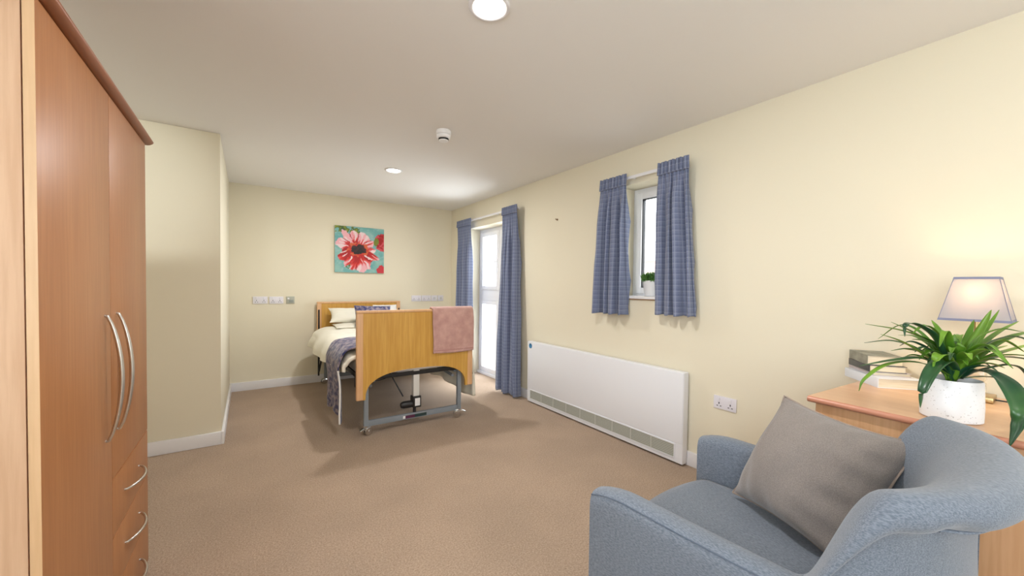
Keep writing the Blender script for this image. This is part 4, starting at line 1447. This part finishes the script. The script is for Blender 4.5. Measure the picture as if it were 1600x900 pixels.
# table lamp
lx, ly = 2.41, 0.230
lm = empty('table_lamp', (lx, ly, CZ), 'lit table lamp with a pale tapered shade behind the leafy plant', 'lamp')
bm = NB()
add_box(bm, lx - 0.055, lx + 0.055, ly - 0.055, ly + 0.055, CZ, CZ + 0.022, 0.004)
finish(bm, 'base', BRASS, lm)
bm = NB()
for k in range(4):
    z = CZ + 0.022 + k * 0.052
    add_box(bm, lx - 0.036, lx + 0.036, ly - 0.030, ly + 0.030, z, z + 0.044, 0.006, 2)
    add_box(bm, lx - 0.020, lx + 0.020, ly - 0.020, ly + 0.020, z + 0.044, z + 0.052, 0.001, 1)
finish(bm, 'stacked_stem', CLEAR, lm)
bm = NB()
zz = CZ + 0.022 + 4 * 0.052
add_tube(bm, [(lx, ly, zz - 0.003), (lx, ly, zz + 0.12)], 0.006, 12)
add_tube(bm, [(lx, ly, zz + 0.06), (lx, ly, zz + 0.11)], 0.014, 16)
add_tube(bm, [(lx - 0.056, ly, 1.30), (lx + 0.056, ly, 1.30)], 0.0018, 6)
add_tube(bm, [(lx, ly - 0.056, 1.30), (lx, ly + 0.056, 1.30)], 0.0018, 6)
add_tube(bm, [(lx, ly, zz + 0.11), (lx + 0.03, ly, 1.24), (lx, ly, 1.30)], 0.0018, 6)
finish(bm, 'stem_rod', BRASS, lm)
sm_ = bpy.data.materials.new('translucent_shade')
sm_.use_nodes = True
nt = sm_.node_tree
nt.nodes.remove(nt.nodes['Principled BSDF'])
df = nt.nodes.new('ShaderNodeBsdfDiffuse'); df.inputs[0].default_value = (0.46, 0.46, 0.50, 1)
tl = nt.nodes.new('ShaderNodeBsdfTranslucent'); tl.inputs[0].default_value = (0.80, 0.73, 0.66, 1)
mx = nt.nodes.new('ShaderNodeMixShader'); mx.inputs[0].default_value = 0.30
nt.links.new(df.outputs[0], mx.inputs[1]); nt.links.new(tl.outputs[0], mx.inputs[2])
nt.links.new(mx.outputs[0], nt.nodes['Material Output'].inputs[0])
SZ0, SZ1, SR0, SR1 = 1.145, 1.317, 0.092, 0.056
def sq(z, k=0.0):
    h = SR0 + (SR1 - SR0) * (z - SZ0) / (SZ1 - SZ0) + k
    return [Vector((lx + sx * h, ly + sy * h, z)) for sx, sy in ((-1, -1), (1, -1), (1, 1), (-1, 1))]
bm = NB()
zs_ = [SZ0 + (SZ1 - SZ0) * i / 6 for i in range(7)]
rr = [[bm.verts.new(p) for p in sq(z)] for z in zs_]
for i in range(6):
    for k in range(4):
        bm.faces.new((rr[i][k], rr[i][(k + 1) % 4], rr[i + 1][(k + 1) % 4], rr[i + 1][k]))
mod_solid(finish(bm, 'lamp_shade', sm_, lm, smooth=False), 0.001)
for z0, z1 in ((SZ0 - 0.001, SZ0 + 0.008), (SZ1 - 0.008, SZ1 + 0.001)):
    bm = NB()
    ra = [[bm.verts.new(p) for p in sq(z, k)] for z, k in ((z0, 0.0003), (z0, 0.0022), (z1, 0.0022), (z1, 0.0003))]
    for i in range(4):
        for k in range(4):
            bm.faces.new((ra[i][k], ra[i][(k + 1) % 4], ra[(i + 1) % 4][(k + 1) % 4], ra[(i + 1) % 4][k]))
    bmesh.ops.recalc_face_normals(bm, faces=bm.faces)
    finish(bm, 'shade_trim', SHADET, lm, smooth=False)
for k in range(4):
    bm = NB()
    add_tube(bm, [sq(SZ0, 0.0008)[k], sq(SZ1, 0.0008)[k]], 0.0011, 8)
    finish(bm, 'shade_trim', SHADET, lm)
bm = NB()
bmesh.ops.create_uvsphere(bm, u_segments=20, v_segments=14, radius=0.024)
bmesh.ops.translate(bm, verts=bm.verts, vec=(lx - 0.02, ly, 1.25))
finish(bm, 'bulb', emis('warm_bulb', (1.0, 0.74, 0.46), 80.0), lm)
bm = NB()
add_tube(bm, smoothpath([(lx, ly - 0.055, CZ + 0.008), (lx + 0.03, ly - 0.11, CZ + 0.004), (lx + 0.10, ly - 0.14, CZ + 0.004), (lx + 0.12, ly - 0.2, CZ + 0.004)], 8), 0.003, 8)
finish(bm, 'cord', DARK, lm)
